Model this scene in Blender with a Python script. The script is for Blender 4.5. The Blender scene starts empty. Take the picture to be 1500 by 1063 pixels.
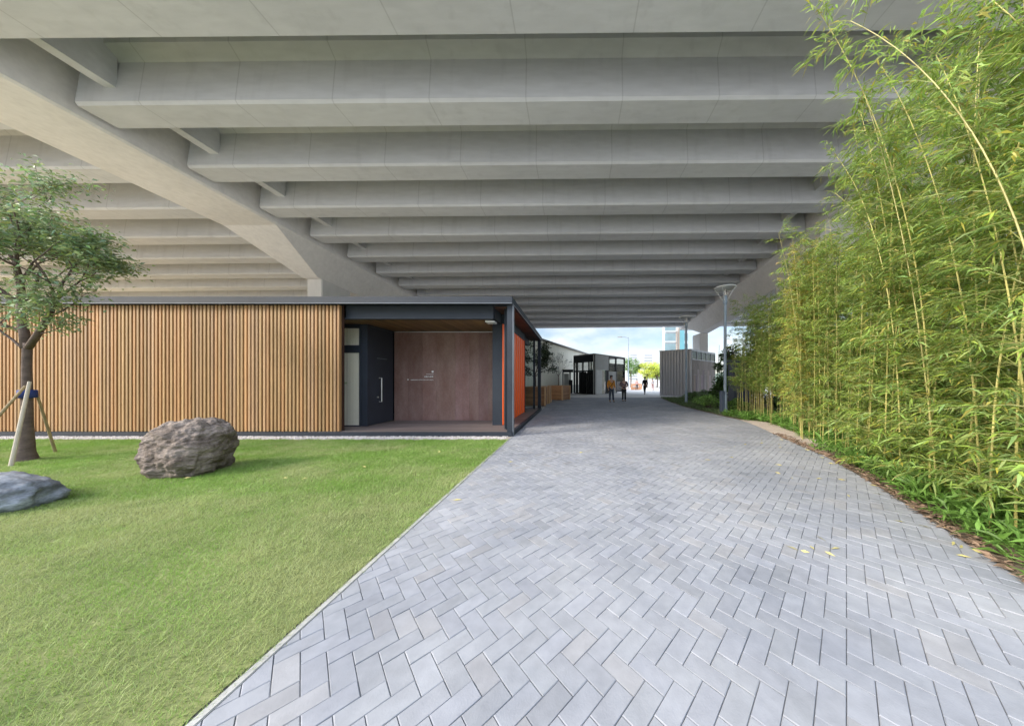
import bpy, bmesh, math, random
import numpy as np
from mathutils import Vector, Matrix, noise

random.seed(7)
RNG = np.random.default_rng(11)
SC = bpy.context.scene
COL = SC.collection
EYE = 1.37
PI = math.pi

# ------------------------------------------------------------------ materials
def _n(nt, kind, **kw):
    n = nt.nodes.new(kind)
    for k, v in kw.items():
        setattr(n, k, v)
    return n

def mat(name, color, rough=0.6, metal=0.0, vary=0.15, vscale=3.0, stretch=(1, 1, 1), color2=None,
        bump=0.0, bscale=40.0, bstretch=None, tint=False, transl=0.0, spec=0.5, detail=6.0, objvar=0.0,
        emit=None, fine=0.0, dist=0.02, streak=0.0, panel=0.0):
    m = bpy.data.materials.new(name)
    m.use_nodes = True
    nt = m.node_tree
    b = nt.nodes['Principled BSDF']
    b.inputs['Roughness'].default_value = rough
    b.inputs['Metallic'].default_value = metal
    b.inputs['Specular IOR Level'].default_value = spec
    tc = _n(nt, 'ShaderNodeTexCoord')
    mp = _n(nt, 'ShaderNodeMapping')
    mp.inputs['Scale'].default_value = stretch
    nt.links.new(tc.outputs['Object'], mp.inputs['Vector'])
    ns = _n(nt, 'ShaderNodeTexNoise')
    ns.inputs['Scale'].default_value = vscale
    ns.inputs['Detail'].default_value = detail
    ns.inputs['Roughness'].default_value = 0.62
    nt.links.new(mp.outputs[0], ns.inputs['Vector'])
    cr = _n(nt, 'ShaderNodeValToRGB')
    c1 = [max(0, c * (1 - vary)) for c in color]
    c2 = [min(1, c * (1 + vary)) for c in (color2 or color)]
    cr.color_ramp.elements[0].position = 0.32
    cr.color_ramp.elements[1].position = 0.68
    cr.color_ramp.elements[0].color = (*c1, 1)
    cr.color_ramp.elements[1].color = (*c2, 1)
    nt.links.new(ns.outputs['Fac'], cr.inputs['Fac'])
    out = cr.outputs['Color']
    def mul(a, bsock):
        mx = _n(nt, 'ShaderNodeMix', data_type='RGBA', blend_type='MULTIPLY')
        mx.inputs['Factor'].default_value = 1.0
        nt.links.new(a, mx.inputs[6]); nt.links.new(bsock, mx.inputs[7])
        return mx.outputs[2]
    if fine > 0:
        n2 = _n(nt, 'ShaderNodeTexNoise')
        n2.inputs['Scale'].default_value = vscale * 14
        n2.inputs['Detail'].default_value = 4
        nt.links.new(mp.outputs[0], n2.inputs['Vector'])
        mr = _n(nt, 'ShaderNodeMapRange')
        mr.inputs['From Min'].default_value = 0.3; mr.inputs['From Max'].default_value = 0.7
        mr.inputs['To Min'].default_value = 1 - fine; mr.inputs['To Max'].default_value = 1 + fine
        nt.links.new(n2.outputs['Fac'], mr.inputs['Value'])
        cb = _n(nt, 'ShaderNodeCombineColor')
        for k in range(3):
            nt.links.new(mr.outputs[0], cb.inputs[k])
        out = mul(out, cb.outputs[0])
    def gray(sock):
        cb = _n(nt, 'ShaderNodeCombineColor')
        for k in range(3):
            nt.links.new(sock, cb.inputs[k])
        return cb.outputs[0]
    if streak > 0:
        mp3 = _n(nt, 'ShaderNodeMapping'); mp3.inputs['Scale'].default_value = (2.2, 2.2, 0.25)
        nt.links.new(tc.outputs['Object'], mp3.inputs['Vector'])
        n3 = _n(nt, 'ShaderNodeTexNoise'); n3.inputs['Scale'].default_value = 1.6; n3.inputs['Detail'].default_value = 7
        nt.links.new(mp3.outputs[0], n3.inputs['Vector'])
        mr = _n(nt, 'ShaderNodeMapRange'); mr.inputs['From Min'].default_value = 0.56; mr.inputs['From Max'].default_value = 0.78
        mr.inputs['To Min'].default_value = 1.0; mr.inputs['To Max'].default_value = 1 - streak
        nt.links.new(n3.outputs['Fac'], mr.inputs['Value']); out = mul(out, gray(mr.outputs[0]))
    if panel > 0:
        sp = _n(nt, 'ShaderNodeSeparateXYZ'); nt.links.new(tc.outputs['Object'], sp.inputs[0])
        md = _n(nt, 'ShaderNodeMath', operation='PINGPONG'); md.inputs[1].default_value = panel / 2
        nt.links.new(sp.outputs[0], md.inputs[0])
        gt = _n(nt, 'ShaderNodeMapRange'); gt.inputs['From Min'].default_value = 0.006; gt.inputs['From Max'].default_value = 0.02
        gt.inputs['To Min'].default_value = 0.80; gt.inputs['To Max'].default_value = 1.0
        nt.links.new(md.outputs[0], gt.inputs['Value']); out = mul(out, gray(gt.outputs[0]))
    if tint:
        at = _n(nt, 'ShaderNodeAttribute', attribute_name='tint')
        out = mul(out, at.outputs['Color'])
    if objvar > 0:
        oi = _n(nt, 'ShaderNodeObjectInfo')
        mr = _n(nt, 'ShaderNodeMapRange')
        mr.inputs['To Min'].default_value = 1 - objvar; mr.inputs['To Max'].default_value = 1 + objvar
        nt.links.new(oi.outputs['Random'], mr.inputs['Value'])
        cb = _n(nt, 'ShaderNodeCombineColor')
        for k in range(3):
            nt.links.new(mr.outputs[0], cb.inputs[k])
        out = mul(out, cb.outputs[0])
    nt.links.new(out, b.inputs['Base Color'])
    if bump > 0:
        nb = _n(nt, 'ShaderNodeTexNoise')
        nb.inputs['Scale'].default_value = bscale
        nb.inputs['Detail'].default_value = 8
        mp2 = _n(nt, 'ShaderNodeMapping')
        mp2.inputs['Scale'].default_value = bstretch or stretch
        nt.links.new(tc.outputs['Object'], mp2.inputs['Vector'])
        nt.links.new(mp2.outputs[0], nb.inputs['Vector'])
        bp = _n(nt, 'ShaderNodeBump')
        bp.inputs['Strength'].default_value = bump
        bp.inputs['Distance'].default_value = dist
        nt.links.new(nb.outputs['Fac'], bp.inputs['Height'])
        nt.links.new(bp.outputs[0], b.inputs['Normal'])
    if emit:
        b.inputs['Emission Color'].default_value = (*emit[0], 1)
        b.inputs['Emission Strength'].default_value = emit[1]
    if transl > 0:
        tr = _n(nt, 'ShaderNodeBsdfTranslucent')
        nt.links.new(out, tr.inputs['Color'])
        mx = _n(nt, 'ShaderNodeMixShader')
        mx.inputs[0].default_value = transl
        nt.links.new(b.outputs[0], mx.inputs[1]); nt.links.new(tr.outputs[0], mx.inputs[2])
        nt.links.new(mx.outputs[0], nt.nodes['Material Output'].inputs['Surface'])
    return m

def glass_mat(name, tintc=(0.9, 0.95, 0.95)):
    m = bpy.data.materials.new(name); m.use_nodes = True
    nt = m.node_tree
    nt.nodes.remove(nt.nodes['Principled BSDF'])
    g = _n(nt, 'ShaderNodeBsdfGlossy'); g.inputs['Roughness'].default_value = 0.03
    t = _n(nt, 'ShaderNodeBsdfTransparent'); t.inputs['Color'].default_value = (*tintc, 1)
    fr = _n(nt, 'ShaderNodeFresnel'); fr.inputs['IOR'].default_value = 1.5
    mx = _n(nt, 'ShaderNodeMixShader')
    nt.links.new(fr.outputs[0], mx.inputs[0]); nt.links.new(t.outputs[0], mx.inputs[1]); nt.links.new(g.outputs[0], mx.inputs[2])
    nt.links.new(mx.outputs[0], nt.nodes['Material Output'].inputs['Surface'])
    return m

M = dict(
    concrete=mat('viaduct_concrete', (0.575, 0.588, 0.605), 0.85, streak=0.11, panel=2.44, vary=0.09, vscale=0.5, stretch=(0.25, 1, 1), bump=0.15, bscale=14, fine=0.05),
    cap=mat('crosshead_concrete', (0.72, 0.705, 0.69), 0.85, streak=0.10, vary=0.07, vscale=0.5, bump=0.12, bscale=18, fine=0.05),
    column=mat('column_concrete', (0.66, 0.65, 0.64), 0.85, streak=0.12, vary=0.08, vscale=0.8, stretch=(1, 1, 0.3), bump=0.12, bscale=18),
    steel=mat('painted_steel', (0.026, 0.033, 0.044), 0.6, vary=0.12, vscale=2.0, bump=0.04, bscale=60, spec=0.3),
    steel_blue=mat('door_paint', (0.032, 0.038, 0.052), 0.5, vary=0.10, vscale=3.0, bump=0.03, bscale=60),
    steel_edge=mat('steel_flange', (0.20, 0.22, 0.25), 0.4, vary=0.1, vscale=2.0),
    slat=mat('larch_slat', (0.37, 0.220, 0.096), 0.6, vary=0.20, vscale=5.0, stretch=(9, 9, 0.35), tint=True, bump=0.18, bscale=12, bstretch=(14, 14, 0.5), fine=0.10),
    backing=mat('stained_backing', (0.055, 0.022, 0.012), 0.8, vary=0.3, vscale=2.0),
    timberwall=mat('weathered_panel', (0.180, 0.088, 0.068), 0.62, vary=0.13, vscale=1.6, stretch=(1.8, 1.8, 0.7), color2=(0.200, 0.125, 0.108), tint=True, bump=0.12, bscale=20, bstretch=(8, 8, 0.6), fine=0.12),
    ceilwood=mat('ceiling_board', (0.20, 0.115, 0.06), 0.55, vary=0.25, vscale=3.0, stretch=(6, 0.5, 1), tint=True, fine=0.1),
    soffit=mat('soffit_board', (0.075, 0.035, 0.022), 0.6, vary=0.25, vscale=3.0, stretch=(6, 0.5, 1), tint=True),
    deck=mat('deck_board', (0.150, 0.118, 0.105), 0.55, vary=0.22, vscale=3.0, stretch=(0.5, 8, 1), tint=True, bump=0.1, bscale=20),
    poly=mat('polycarbonate', (0.80, 0.75, 0.62), 0.4, vary=0.03, vscale=2.0),
    orange=mat('orange_sheet', (0.92, 0.125, 0.012), 0.5, vary=0.05, vscale=1.5, bump=0.03, bscale=30),
    alu=mat('aluminium', (0.62, 0.62, 0.60), 0.35, metal=0.6, vary=0.06),
    letter=mat('white_lettering', (0.75, 0.74, 0.72), 0.5, vary=0.02),
    glass=glass_mat('clear_glass'),
    lawn=mat('lawn_soil', (0.15, 0.20, 0.055), 0.95, vary=0.35, vscale=1.6, color2=(0.15, 0.16, 0.06), bump=0.4, bscale=60),
    grass=mat('grass_blade', (0.30, 0.395, 0.135), 0.6, vary=0.10, vscale=1.0, tint=True, transl=0.3, spec=0.25),
    earth=mat('bare_earth', (0.16, 0.125, 0.09), 0.95, vary=0.3, vscale=2.0, bump=0.5, bscale=40),
    sand=mat('sandy_gravel', (0.46, 0.385, 0.33), 0.95, vary=0.14, vscale=4.0, bump=0.5, bscale=90, fine=0.14),
    joint=mat('paving_joint', (0.21, 0.21, 0.21), 0.95, vary=0.2, vscale=5.0),
    paver=mat('concrete_paver', (0.232, 0.245, 0.268), 0.8, vary=0.13, vscale=0.9, color2=(0.268, 0.273, 0.282), streak=0.20, spec=0.35, tint=True, bump=0.10, bscale=120, fine=0.08),
    kerb=mat('edging_concrete', (0.36, 0.355, 0.33), 0.85, vary=0.12, vscale=4.0, fine=0.1),
    pebble=mat('white_pebble', (0.62, 0.58, 0.555), 0.8, vary=0.08, vscale=6.0, tint=True),
    pave_far=mat('street_paving', (0.46, 0.445, 0.42), 0.85, vary=0.10, vscale=0.5, fine=0.1),
    rock=mat('banded_rock', (0.092, 0.060, 0.040), 0.85, vary=0.34, vscale=3.4, stretch=(0.8, 0.8, 2.4), color2=(0.205, 0.168, 0.142), bump=0.9, bscale=11, bstretch=(1.0, 1.0, 1.9), fine=0.28, dist=0.05),
    rock_b=mat('river_rock', (0.12, 0.130, 0.145), 0.75, vary=0.3, vscale=3.2, stretch=(0.7, 1, 2.2), color2=(0.25, 0.27, 0.30), bump=0.8, bscale=10, fine=0.26),
    bark=mat('brown_bark', (0.115, 0.082, 0.066), 0.9, vary=0.3, vscale=9, stretch=(1, 1, 2.2), bump=0.5, bscale=30),
    leaf=mat('tree_leaf', (0.24, 0.34, 0.140), 0.45, vary=0.12, vscale=1.0, tint=True, transl=0.35, spec=0.35),
    leaf_dark=mat('dark_leaf', (0.040, 0.062, 0.024), 0.5, vary=0.15, vscale=1.0, tint=True, transl=0.2),
    pole=mat('debarked_pole', (0.36, 0.27, 0.165), 0.75, vary=0.2, vscale=4, stretch=(3, 3, 0.6), bump=0.15, bscale=20),
    pole_pale=mat('pale_pole', (0.50, 0.43, 0.34), 0.75, vary=0.15, vscale=4, stretch=(3, 3, 0.6), bump=0.15, bscale=20),
    cloth_blue=mat('blue_cloth', (0.020, 0.040, 0.17), 0.8, vary=0.2, vscale=20),
    culm=mat('bamboo_culm', (0.38, 0.36, 0.14), 0.5, vary=0.18, vscale=3, tint=True, objvar=0.25),
    bleaf=mat('bamboo_leaf', (0.285, 0.395, 0.092), 0.45, vary=0.10, vscale=1.0, tint=True, transl=0.45, spec=0.4, objvar=0.18),
    bleaf_sunlit=mat('sunlit_bamboo_leaf', (0.50, 0.50, 0.12), 0.45, vary=0.12, vscale=1.0, tint=True, transl=0.38, spec=0.3, objvar=0.12),  # sunlight on one clump put into a yellower leaf colour
    litter=mat('dry_leaf', (0.23, 0.155, 0.105), 0.8, vary=0.2, vscale=2, tint=True),
    yleaf=mat('fallen_yellow_leaf', (0.46, 0.40, 0.15), 0.7, vary=0.15, vscale=2, tint=True),
    lamp=mat('lamp_paint', (0.25, 0.31, 0.37), 0.5, metal=0.1, vary=0.08, vscale=4),
    lampwhite=mat('lamp_reflector', (0.70, 0.71, 0.70), 0.4, vary=0.04),
    lampglass=mat('lamp_lens', (0.78, 0.78, 0.74), 0.25, vary=0.02),
    boxblue=mat('junction_box_paint', (0.085, 0.108, 0.150), 0.5, vary=0.08, vscale=3),
    cabinet=mat('cabinet_paint', (0.060, 0.070, 0.095), 0.5, vary=0.08, vscale=3),
    corr=mat('grey_sheet', (0.42, 0.425, 0.46), 0.45, metal=0.3, vary=0.07, vscale=2, stretch=(1, 1, 0.4)),
    poster=mat('brown_panel', (0.28, 0.24, 0.215), 0.7, vary=0.25, vscale=2.2, stretch=(4, 4, 0.7), tint=True),
    cream=mat('cream_cladding', (0.72, 0.70, 0.59), 0.6, vary=0.05, vscale=1.0, stretch=(1, 1, 0.3)),
    roofbounce=mat('pale_roof_bounce', (0.72, 0.66, 0.54), 0.9, vary=0.05),
    bounce_sheet=mat('warm_bounce_surface', (0.74, 0.60, 0.38), 0.95, vary=0.1),
    roofgrey=mat('dull_roof', (0.22, 0.21, 0.20), 0.7, vary=0.1),
    blackm=mat('black_frame', (0.010, 0.011, 0.013), 0.6, vary=0.1, spec=0.2),
    kioskgrey=mat('kiosk_concrete', (0.36, 0.36, 0.34), 0.8, vary=0.07, vscale=1.5, fine=0.05),
    kioskpale=mat('kiosk_pale_panel', (0.55, 0.55, 0.53), 0.7, vary=0.05),
    shelf=mat('goods', (0.42, 0.34, 0.20), 0.7, vary=0.5, vscale=14, color2=(0.5, 0.48, 0.42)),
    planter=mat('cedar_board', (0.335, 0.165, 0.075), 0.65, vary=0.22, vscale=3, stretch=(1, 1, 9), tint=True, fine=0.08),
    planter_trim=mat('pale_cedar', (0.54, 0.33, 0.17), 0.65, vary=0.15, vscale=3, stretch=(8, 8, 0.6)),
    tower=mat('tower_wall', (0.50, 0.54, 0.56), 0.7, vary=0.05, vscale=0.2),
    tower_glass=mat('tower_window', (0.20, 0.29, 0.32), 0.2, vary=0.3, vscale=0.15, spec=0.8),
    tower_teal=mat('teal_panel', (0.13, 0.33, 0.38), 0.4, vary=0.1, vscale=0.2),
    tower_brown=mat('brown_fin', (0.34, 0.29, 0.25), 0.6, vary=0.1, vscale=0.2),
    far_wall=mat('distant_wall', (0.52, 0.53, 0.54), 0.8, vary=0.04, vscale=0.05),
    far_win=mat('distant_window', (0.30, 0.33, 0.36), 0.5, vary=0.05, vscale=0.05),
    hill=mat('hill_green', (0.075, 0.105, 0.075), 0.95, vary=0.25, vscale=0.01),
    skin=mat('skin', (0.44, 0.27, 0.19), 0.55, vary=0.05),
    hair=mat('black_hair', (0.013, 0.011, 0.010), 0.5, vary=0.2, vscale=30),
    jacket=mat('orange_jacket', (0.58, 0.225, 0.022), 0.8, vary=0.12, vscale=9),
    jeans=mat('dark_denim', (0.040, 0.050, 0.070), 0.85, vary=0.2, vscale=12),
    plaid=mat('plum_check', (0.105, 0.060, 0.075), 0.85, vary=0.5, vscale=16, color2=(0.16, 0.11, 0.12)),
    blackcloth=mat('black_cloth', (0.013, 0.013, 0.015), 0.85, vary=0.2, vscale=10),
    paleshirt=mat('pale_shirt', (0.62, 0.56, 0.56), 0.85, vary=0.08, vscale=10),
    pinkcloth=mat('faded_pink_cloth', (0.48, 0.30, 0.30), 0.85, vary=0.1, vscale=10),
    barrier_o=mat('orange_plastic', (0.58, 0.30, 0.17), 0.6, vary=0.08),
    barrier_w=mat('white_plastic', (0.70, 0.69, 0.66), 0.5, vary=0.05),
    shoe=mat('dark_shoe', (0.020, 0.018, 0.018), 0.6, vary=0.1),
)

# ------------------------------------------------------------------ mesh helpers
def wloc(o):
    v = Vector((0, 0, 0))
    while o is not None:
        v += o.location
        o = o.parent
    return v

class MB:
    """collects simple solids, builds ONE mesh object"""
    def __init__(self):
        self.v = []; self.f = []; self.t = []   # t: tint per face
    def _add(self, verts, faces, tint=(1, 1, 1)):
        n = len(self.v)
        self.v += [tuple(p) for p in verts]
        self.f += [[i + n for i in f] for f in faces]
        self.t += [tint] * len(faces)
        return self
    def box(self, a, b, tint=(1, 1, 1)):
        (x0, y0, z0), (x1, y1, z1) = a, b
        vs = [(x0, y0, z0), (x1, y0, z0), (x1, y1, z0), (x0, y1, z0), (x0, y0, z1), (x1, y0, z1), (x1, y1, z1), (x0, y1, z1)]
        return self._add(vs, [[0, 3, 2, 1], [4, 5, 6, 7], [0, 1, 5, 4], [1, 2, 6, 5], [2, 3, 7, 6], [3, 0, 4, 7]], tint)
    def hexa(self, bot, top, tint=(1, 1, 1)):
        return self._add(list(bot) + list(top), [[0, 3, 2, 1], [4, 5, 6, 7], [0, 1, 5, 4], [1, 2, 6, 5], [2, 3, 7, 6], [3, 0, 4, 7]], tint)
    def obox(self, o, u, v, lu, lv, z0, z1, tint=(1, 1, 1)):
        """box on oriented 2d axes: o origin(x,y), u and v unit 2d vectors"""
        ps = [(o[0], o[1]), (o[0] + u[0] * lu, o[1] + u[1] * lu), (o[0] + u[0] * lu + v[0] * lv, o[1] + u[1] * lu + v[1] * lv), (o[0] + v[0] * lv, o[1] + v[1] * lv)]
        if u[0] * v[1] - u[1] * v[0] < 0:
            ps = ps[::-1]
        return self.hexa([(x, y, z0) for x, y in ps], [(x, y, z1) for x, y in ps], tint)
    def tube(self, pts, radii, n=8, cap=True, tint=(1, 1, 1)):
        pts = [Vector(p) for p in pts]
        if not hasattr(radii, '__len__'):
            radii = [radii] * len(pts)
        vs = []; fs = []
        prev = None
        for i, p in enumerate(pts):
            d = (pts[min(i + 1, len(pts) - 1)] - pts[max(i - 1, 0)])
            if d.length < 1e-9: d = Vector((0, 0, 1))
            d.normalize()
            if prev is None:
                a = d.orthogonal().normalized()
            else:
                a = prev - d * prev.dot(d)
                a = a.normalized() if a.length > 1e-6 else d.orthogonal().normalized()
            prev = a
            b = d.cross(a)
            for k in range(n):
                an = 2 * PI * k / n
                vs.append(p + (a * math.cos(an) + b * math.sin(an)) * radii[i])
        for i in range(len(pts) - 1):
            for k in range(n):
                k2 = (k + 1) % n
                fs.append([i * n + k, i * n + k2, (i + 1) * n + k2, (i + 1) * n + k])
        if cap:
            fs.append(list(range(n))[::-1]); m = (len(pts) - 1) * n
            fs.append([m + k for k in range(n)])
        return self._add(vs, fs, tint)
    def lathe(self, c, prof, n=24, tint=(1, 1, 1)):
        vs = []; fs = []
        for (r, z) in prof:
            for k in range(n):
                an = 2 * PI * k / n
                vs.append((c[0] + r * math.cos(an), c[1] + r * math.sin(an), c[2] + z))
        for i in range(len(prof) - 1):
            for k in range(n):
                k2 = (k + 1) % n
                fs.append([i * n + k, i * n + k2, (i + 1) * n + k2, (i + 1) * n + k])
        return self._add(vs, fs, tint)
    def build(self, name, m, parent=None, bevel=0.0, smooth=False, local=False, seg=2):
        off = Vector((0, 0, 0)) if (parent is None or local) else wloc(parent)
        me = bpy.data.meshes.new(name)
        me.from_pydata([tuple(Vector(p) - off) for p in self.v], [], self.f)
        a = me.color_attributes.new('tint', 'FLOAT_COLOR', 'CORNER')
        cols = []
        for f, t in zip(self.f, self.t):
            cols += [t[0], t[1], t[2], 1.0] * len(f)
        a.data.foreach_set('color', cols)
        if bevel > 0:
            bm = bmesh.new(); bm.from_mesh(me)
            bmesh.ops.bevel(bm, geom=bm.edges[:], offset=bevel, segments=seg, affect='EDGES', clamp_overlap=True)
            bm.to_mesh(me); bm.free()
        me.materials.append(m)
        if smooth:
            me.polygons.foreach_set('use_smooth', [True] * len(me.polygons))
        me.update()
        o = bpy.data.objects.new(name, me)
        COL.objects.link(o)
        o.parent = parent
        return o

def quads_obj(name, V, Q, m, parent=None, tint=None, smooth=False, local=False, k=4):
    """numpy mesh of uniform k-gons; tint per vertex (n,3)"""
    V = np.asarray(V, dtype=np.float32).reshape(-1, 3)
    Q = np.asarray(Q, dtype=np.int32).reshape(-1, k)
    if parent is not None and not local:
        V = V - np.array(wloc(parent), dtype=np.float32)
    me = bpy.data.meshes.new(name)
    me.vertices.add(len(V)); me.vertices.foreach_set('co', V.ravel())
    me.loops.add(Q.size); me.loops.foreach_set('vertex_index', Q.ravel())
    me.polygons.add(len(Q))
    me.polygons.foreach_set('loop_start', np.arange(0, Q.size, k, dtype=np.int32))
    me.polygons.foreach_set('loop_total', np.full(len(Q), k, dtype=np.int32))
    if tint is not None:
        a = me.color_attributes.new('tint', 'FLOAT_COLOR', 'POINT')
        c = np.ones((len(V), 4), dtype=np.float32); c[:, :3] = tint
        a.data.foreach_set('color', c.ravel())
    me.materials.append(m)
    if smooth:
        me.polygons.foreach_set('use_smooth', np.ones(len(Q), dtype=bool))
    me.update(calc_edges=True); me.validate()
    o = bpy.data.objects.new(name, me)
    COL.objects.link(o); o.parent = parent
    return o

def leaf_arrays(P, D, L, W, rng, droop=0.15, up=None):
    """P base (n,3), D direction (n,3), lengths, widths -> verts (5 per leaf), quads (2 per leaf)"""
    P = np.asarray(P, float); D = np.asarray(D, float)
    n = len(P)
    D = D / np.maximum(np.linalg.norm(D, axis=1, keepdims=True), 1e-9)
    U = rng.normal(size=(n, 3)) * 0.55 + np.array([0, 0, 1.0])
    S = np.cross(D, U); S /= np.maximum(np.linalg.norm(S, axis=1, keepdims=True), 1e-9)
    N = np.cross(S, D)
    L = np.broadcast_to(L, (n,))[:, None]; W = np.broadcast_to(W, (n,))[:, None]
    mid = P + D * L * 0.42
    tip = P + D * L - np.array([0, 0, 1.0]) * L * droop - N * L * 0.05
    v = np.stack([P, mid + S * W * 0.5 + N * W * 0.12, tip, mid - S * W * 0.5 + N * W * 0.12, mid], axis=1)
    base = (np.arange(n) * 5)[:, None]
    q = np.concatenate([base + np.array([[0, 4, 2, 1]]), base + np.array([[0, 3, 2, 4]])], axis=1).reshape(-1, 4)
    return v.reshape(-1, 3), q

def tag(o, label=None, cat=None, group=None, kind=None):
    if label: o['label'] = label
    if cat: o['category'] = cat
    if group: o['group'] = group
    if kind: o['kind'] = kind
    return o

def thing(name, label, cat, loc=(0, 0, 0), group=None, rz=0.0):
    o = bpy.data.objects.new(name, None)
    o.empty_display_size = 0.2
    COL.objects.link(o); o.location = loc; o.rotation_euler = (0, 0, rz)
    return tag(o, label, cat, group)

def dup(root, loc, rz=0.0, scale=1.0, label=None, rot=None):
    r = root.copy(); COL.objects.link(r)
    r.location = loc; r.rotation_euler = rot or (0, 0, rz); r.scale = (scale, scale, scale)
    if label: r['label'] = label
    for ch in list(root.children):
        c = ch.copy(); COL.objects.link(c); c.parent = r
        for g in list(ch.children):
            d = g.copy(); COL.objects.link(d); d.parent = c
    return r

def structure(o): return tag(o, kind='structure')

def interp(x, xs, ys): return float(np.interp(x, xs, ys))

# ------------------------------------------------------------------ ground
PX0 = -1.50            # straight edge of the path along the lawn and pavilion
R_D = [-6, 0.5, 1.2, 2.0, 3.05, 3.6, 4.15, 4.9, 5.8, 6.6, 7.6, 8.84, 9.8, 10.6, 14.4, 18, 21.9, 24]
R_X = [0.8, 2.15, 2.65, 3.15, 3.70, 3.98, 4.22, 4.55, 4.82, 5.02, 5.36, 5.72, 5.86, 5.80, 5.86, 6.3, 7.0, 7.7]
def path_right(d): return interp(d, R_D, R_X)

b = MB(); b.box((-1500, -400, -0.6), (1500, 2600, -0.02)); structure(b.build('ground', M['pave_far']))

b = MB(); b.box((-70, -6, -0.019), (-18.2, 40, -0.004)); structure(b.build('added_bounce_ground', M['bounce_sheet']))  # unseen ground sheet added to bounce warm light onto the left beams
# lawn sheet
b = MB(); nx, ny = 40, 24
lx0, lx1, ly0, ly1 = -18.0, -1.56, -3.0, 6.36
vs = []
for j in range(ny + 1):
    for i in range(nx + 1):
        x = lx0 + (lx1 - lx0) * i / nx; y = ly0 + (ly1 - ly0) * j / ny
        vs.append((x, y, 0.0 + 0.0 * x))
fs = [[j * (nx + 1) + i, j * (nx + 1) + i + 1, (j + 1) * (nx + 1) + i + 1, (j + 1) * (nx + 1) + i] for j in range(ny) for i in range(nx)]
b._add(vs, fs); structure(b.build('lawn', M['lawn']))

# gravel bed along the pavilion
b = MB(); b.box((-18, 6.36, -0.015), (-1.56, 6.75, 0.0)); structure(b.build('gravel_bed', M['sand']))
# path edging
b = MB(); b.box((-1.54, -4, -0.02), (-1.50, 6.72, 0.008)); structure(b.build('path_edging', M['kerb'], bevel=0.004))
# joint bed under the pavers
vs = []; ds = list(np.linspace(-3.0, 23.0, 90))
for d in ds:
    vs += [(PX0, d, -0.006), (path_right(d) + 0.02, d, -0.006)]
b = MB(); b._add(vs, [[2 * i, 2 * i + 1, 2 * i + 3, 2 * i + 2] for i in range(len(ds) - 1)]); structure(b.build('path_bed', M['joint']))
# planting strip right of the path
vs = []; ds2 = list(np.linspace(-3.0, 23.0, 90))
for d in ds2:
    vs += [(path_right(d) + 0.02, d, 0.0), (path_right(d) + 14, d, 0.03)]
b = MB(); b._add(vs, [[2 * i, 2 * i + 1, 2 * i + 3, 2 * i + 2] for i in range(len(ds2) - 1)]); structure(b.build('planting_bed', M['earth']))
# sandy verge: strip between pavers and bamboo
vs = []; dv = list(np.linspace(5.0, 9.6, 30))
for d in dv:
    w = 0.75 * min(1, max(0, (d - 4.9) / 1.2)) * min(1, max(0.12, (9.9 - d) / 1.2))
    vs += [(path_right(d) + 0.005, d, 0.006), (path_right(d) + 0.02 + w, d, 0.02)]
b = MB(); b._add(vs, [[2 * i, 2 * i + 1, 2 * i + 3, 2 * i + 2] for i in range(len(dv) - 1)]); structure(b.build('sandy_verge', M['sand']))

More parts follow.
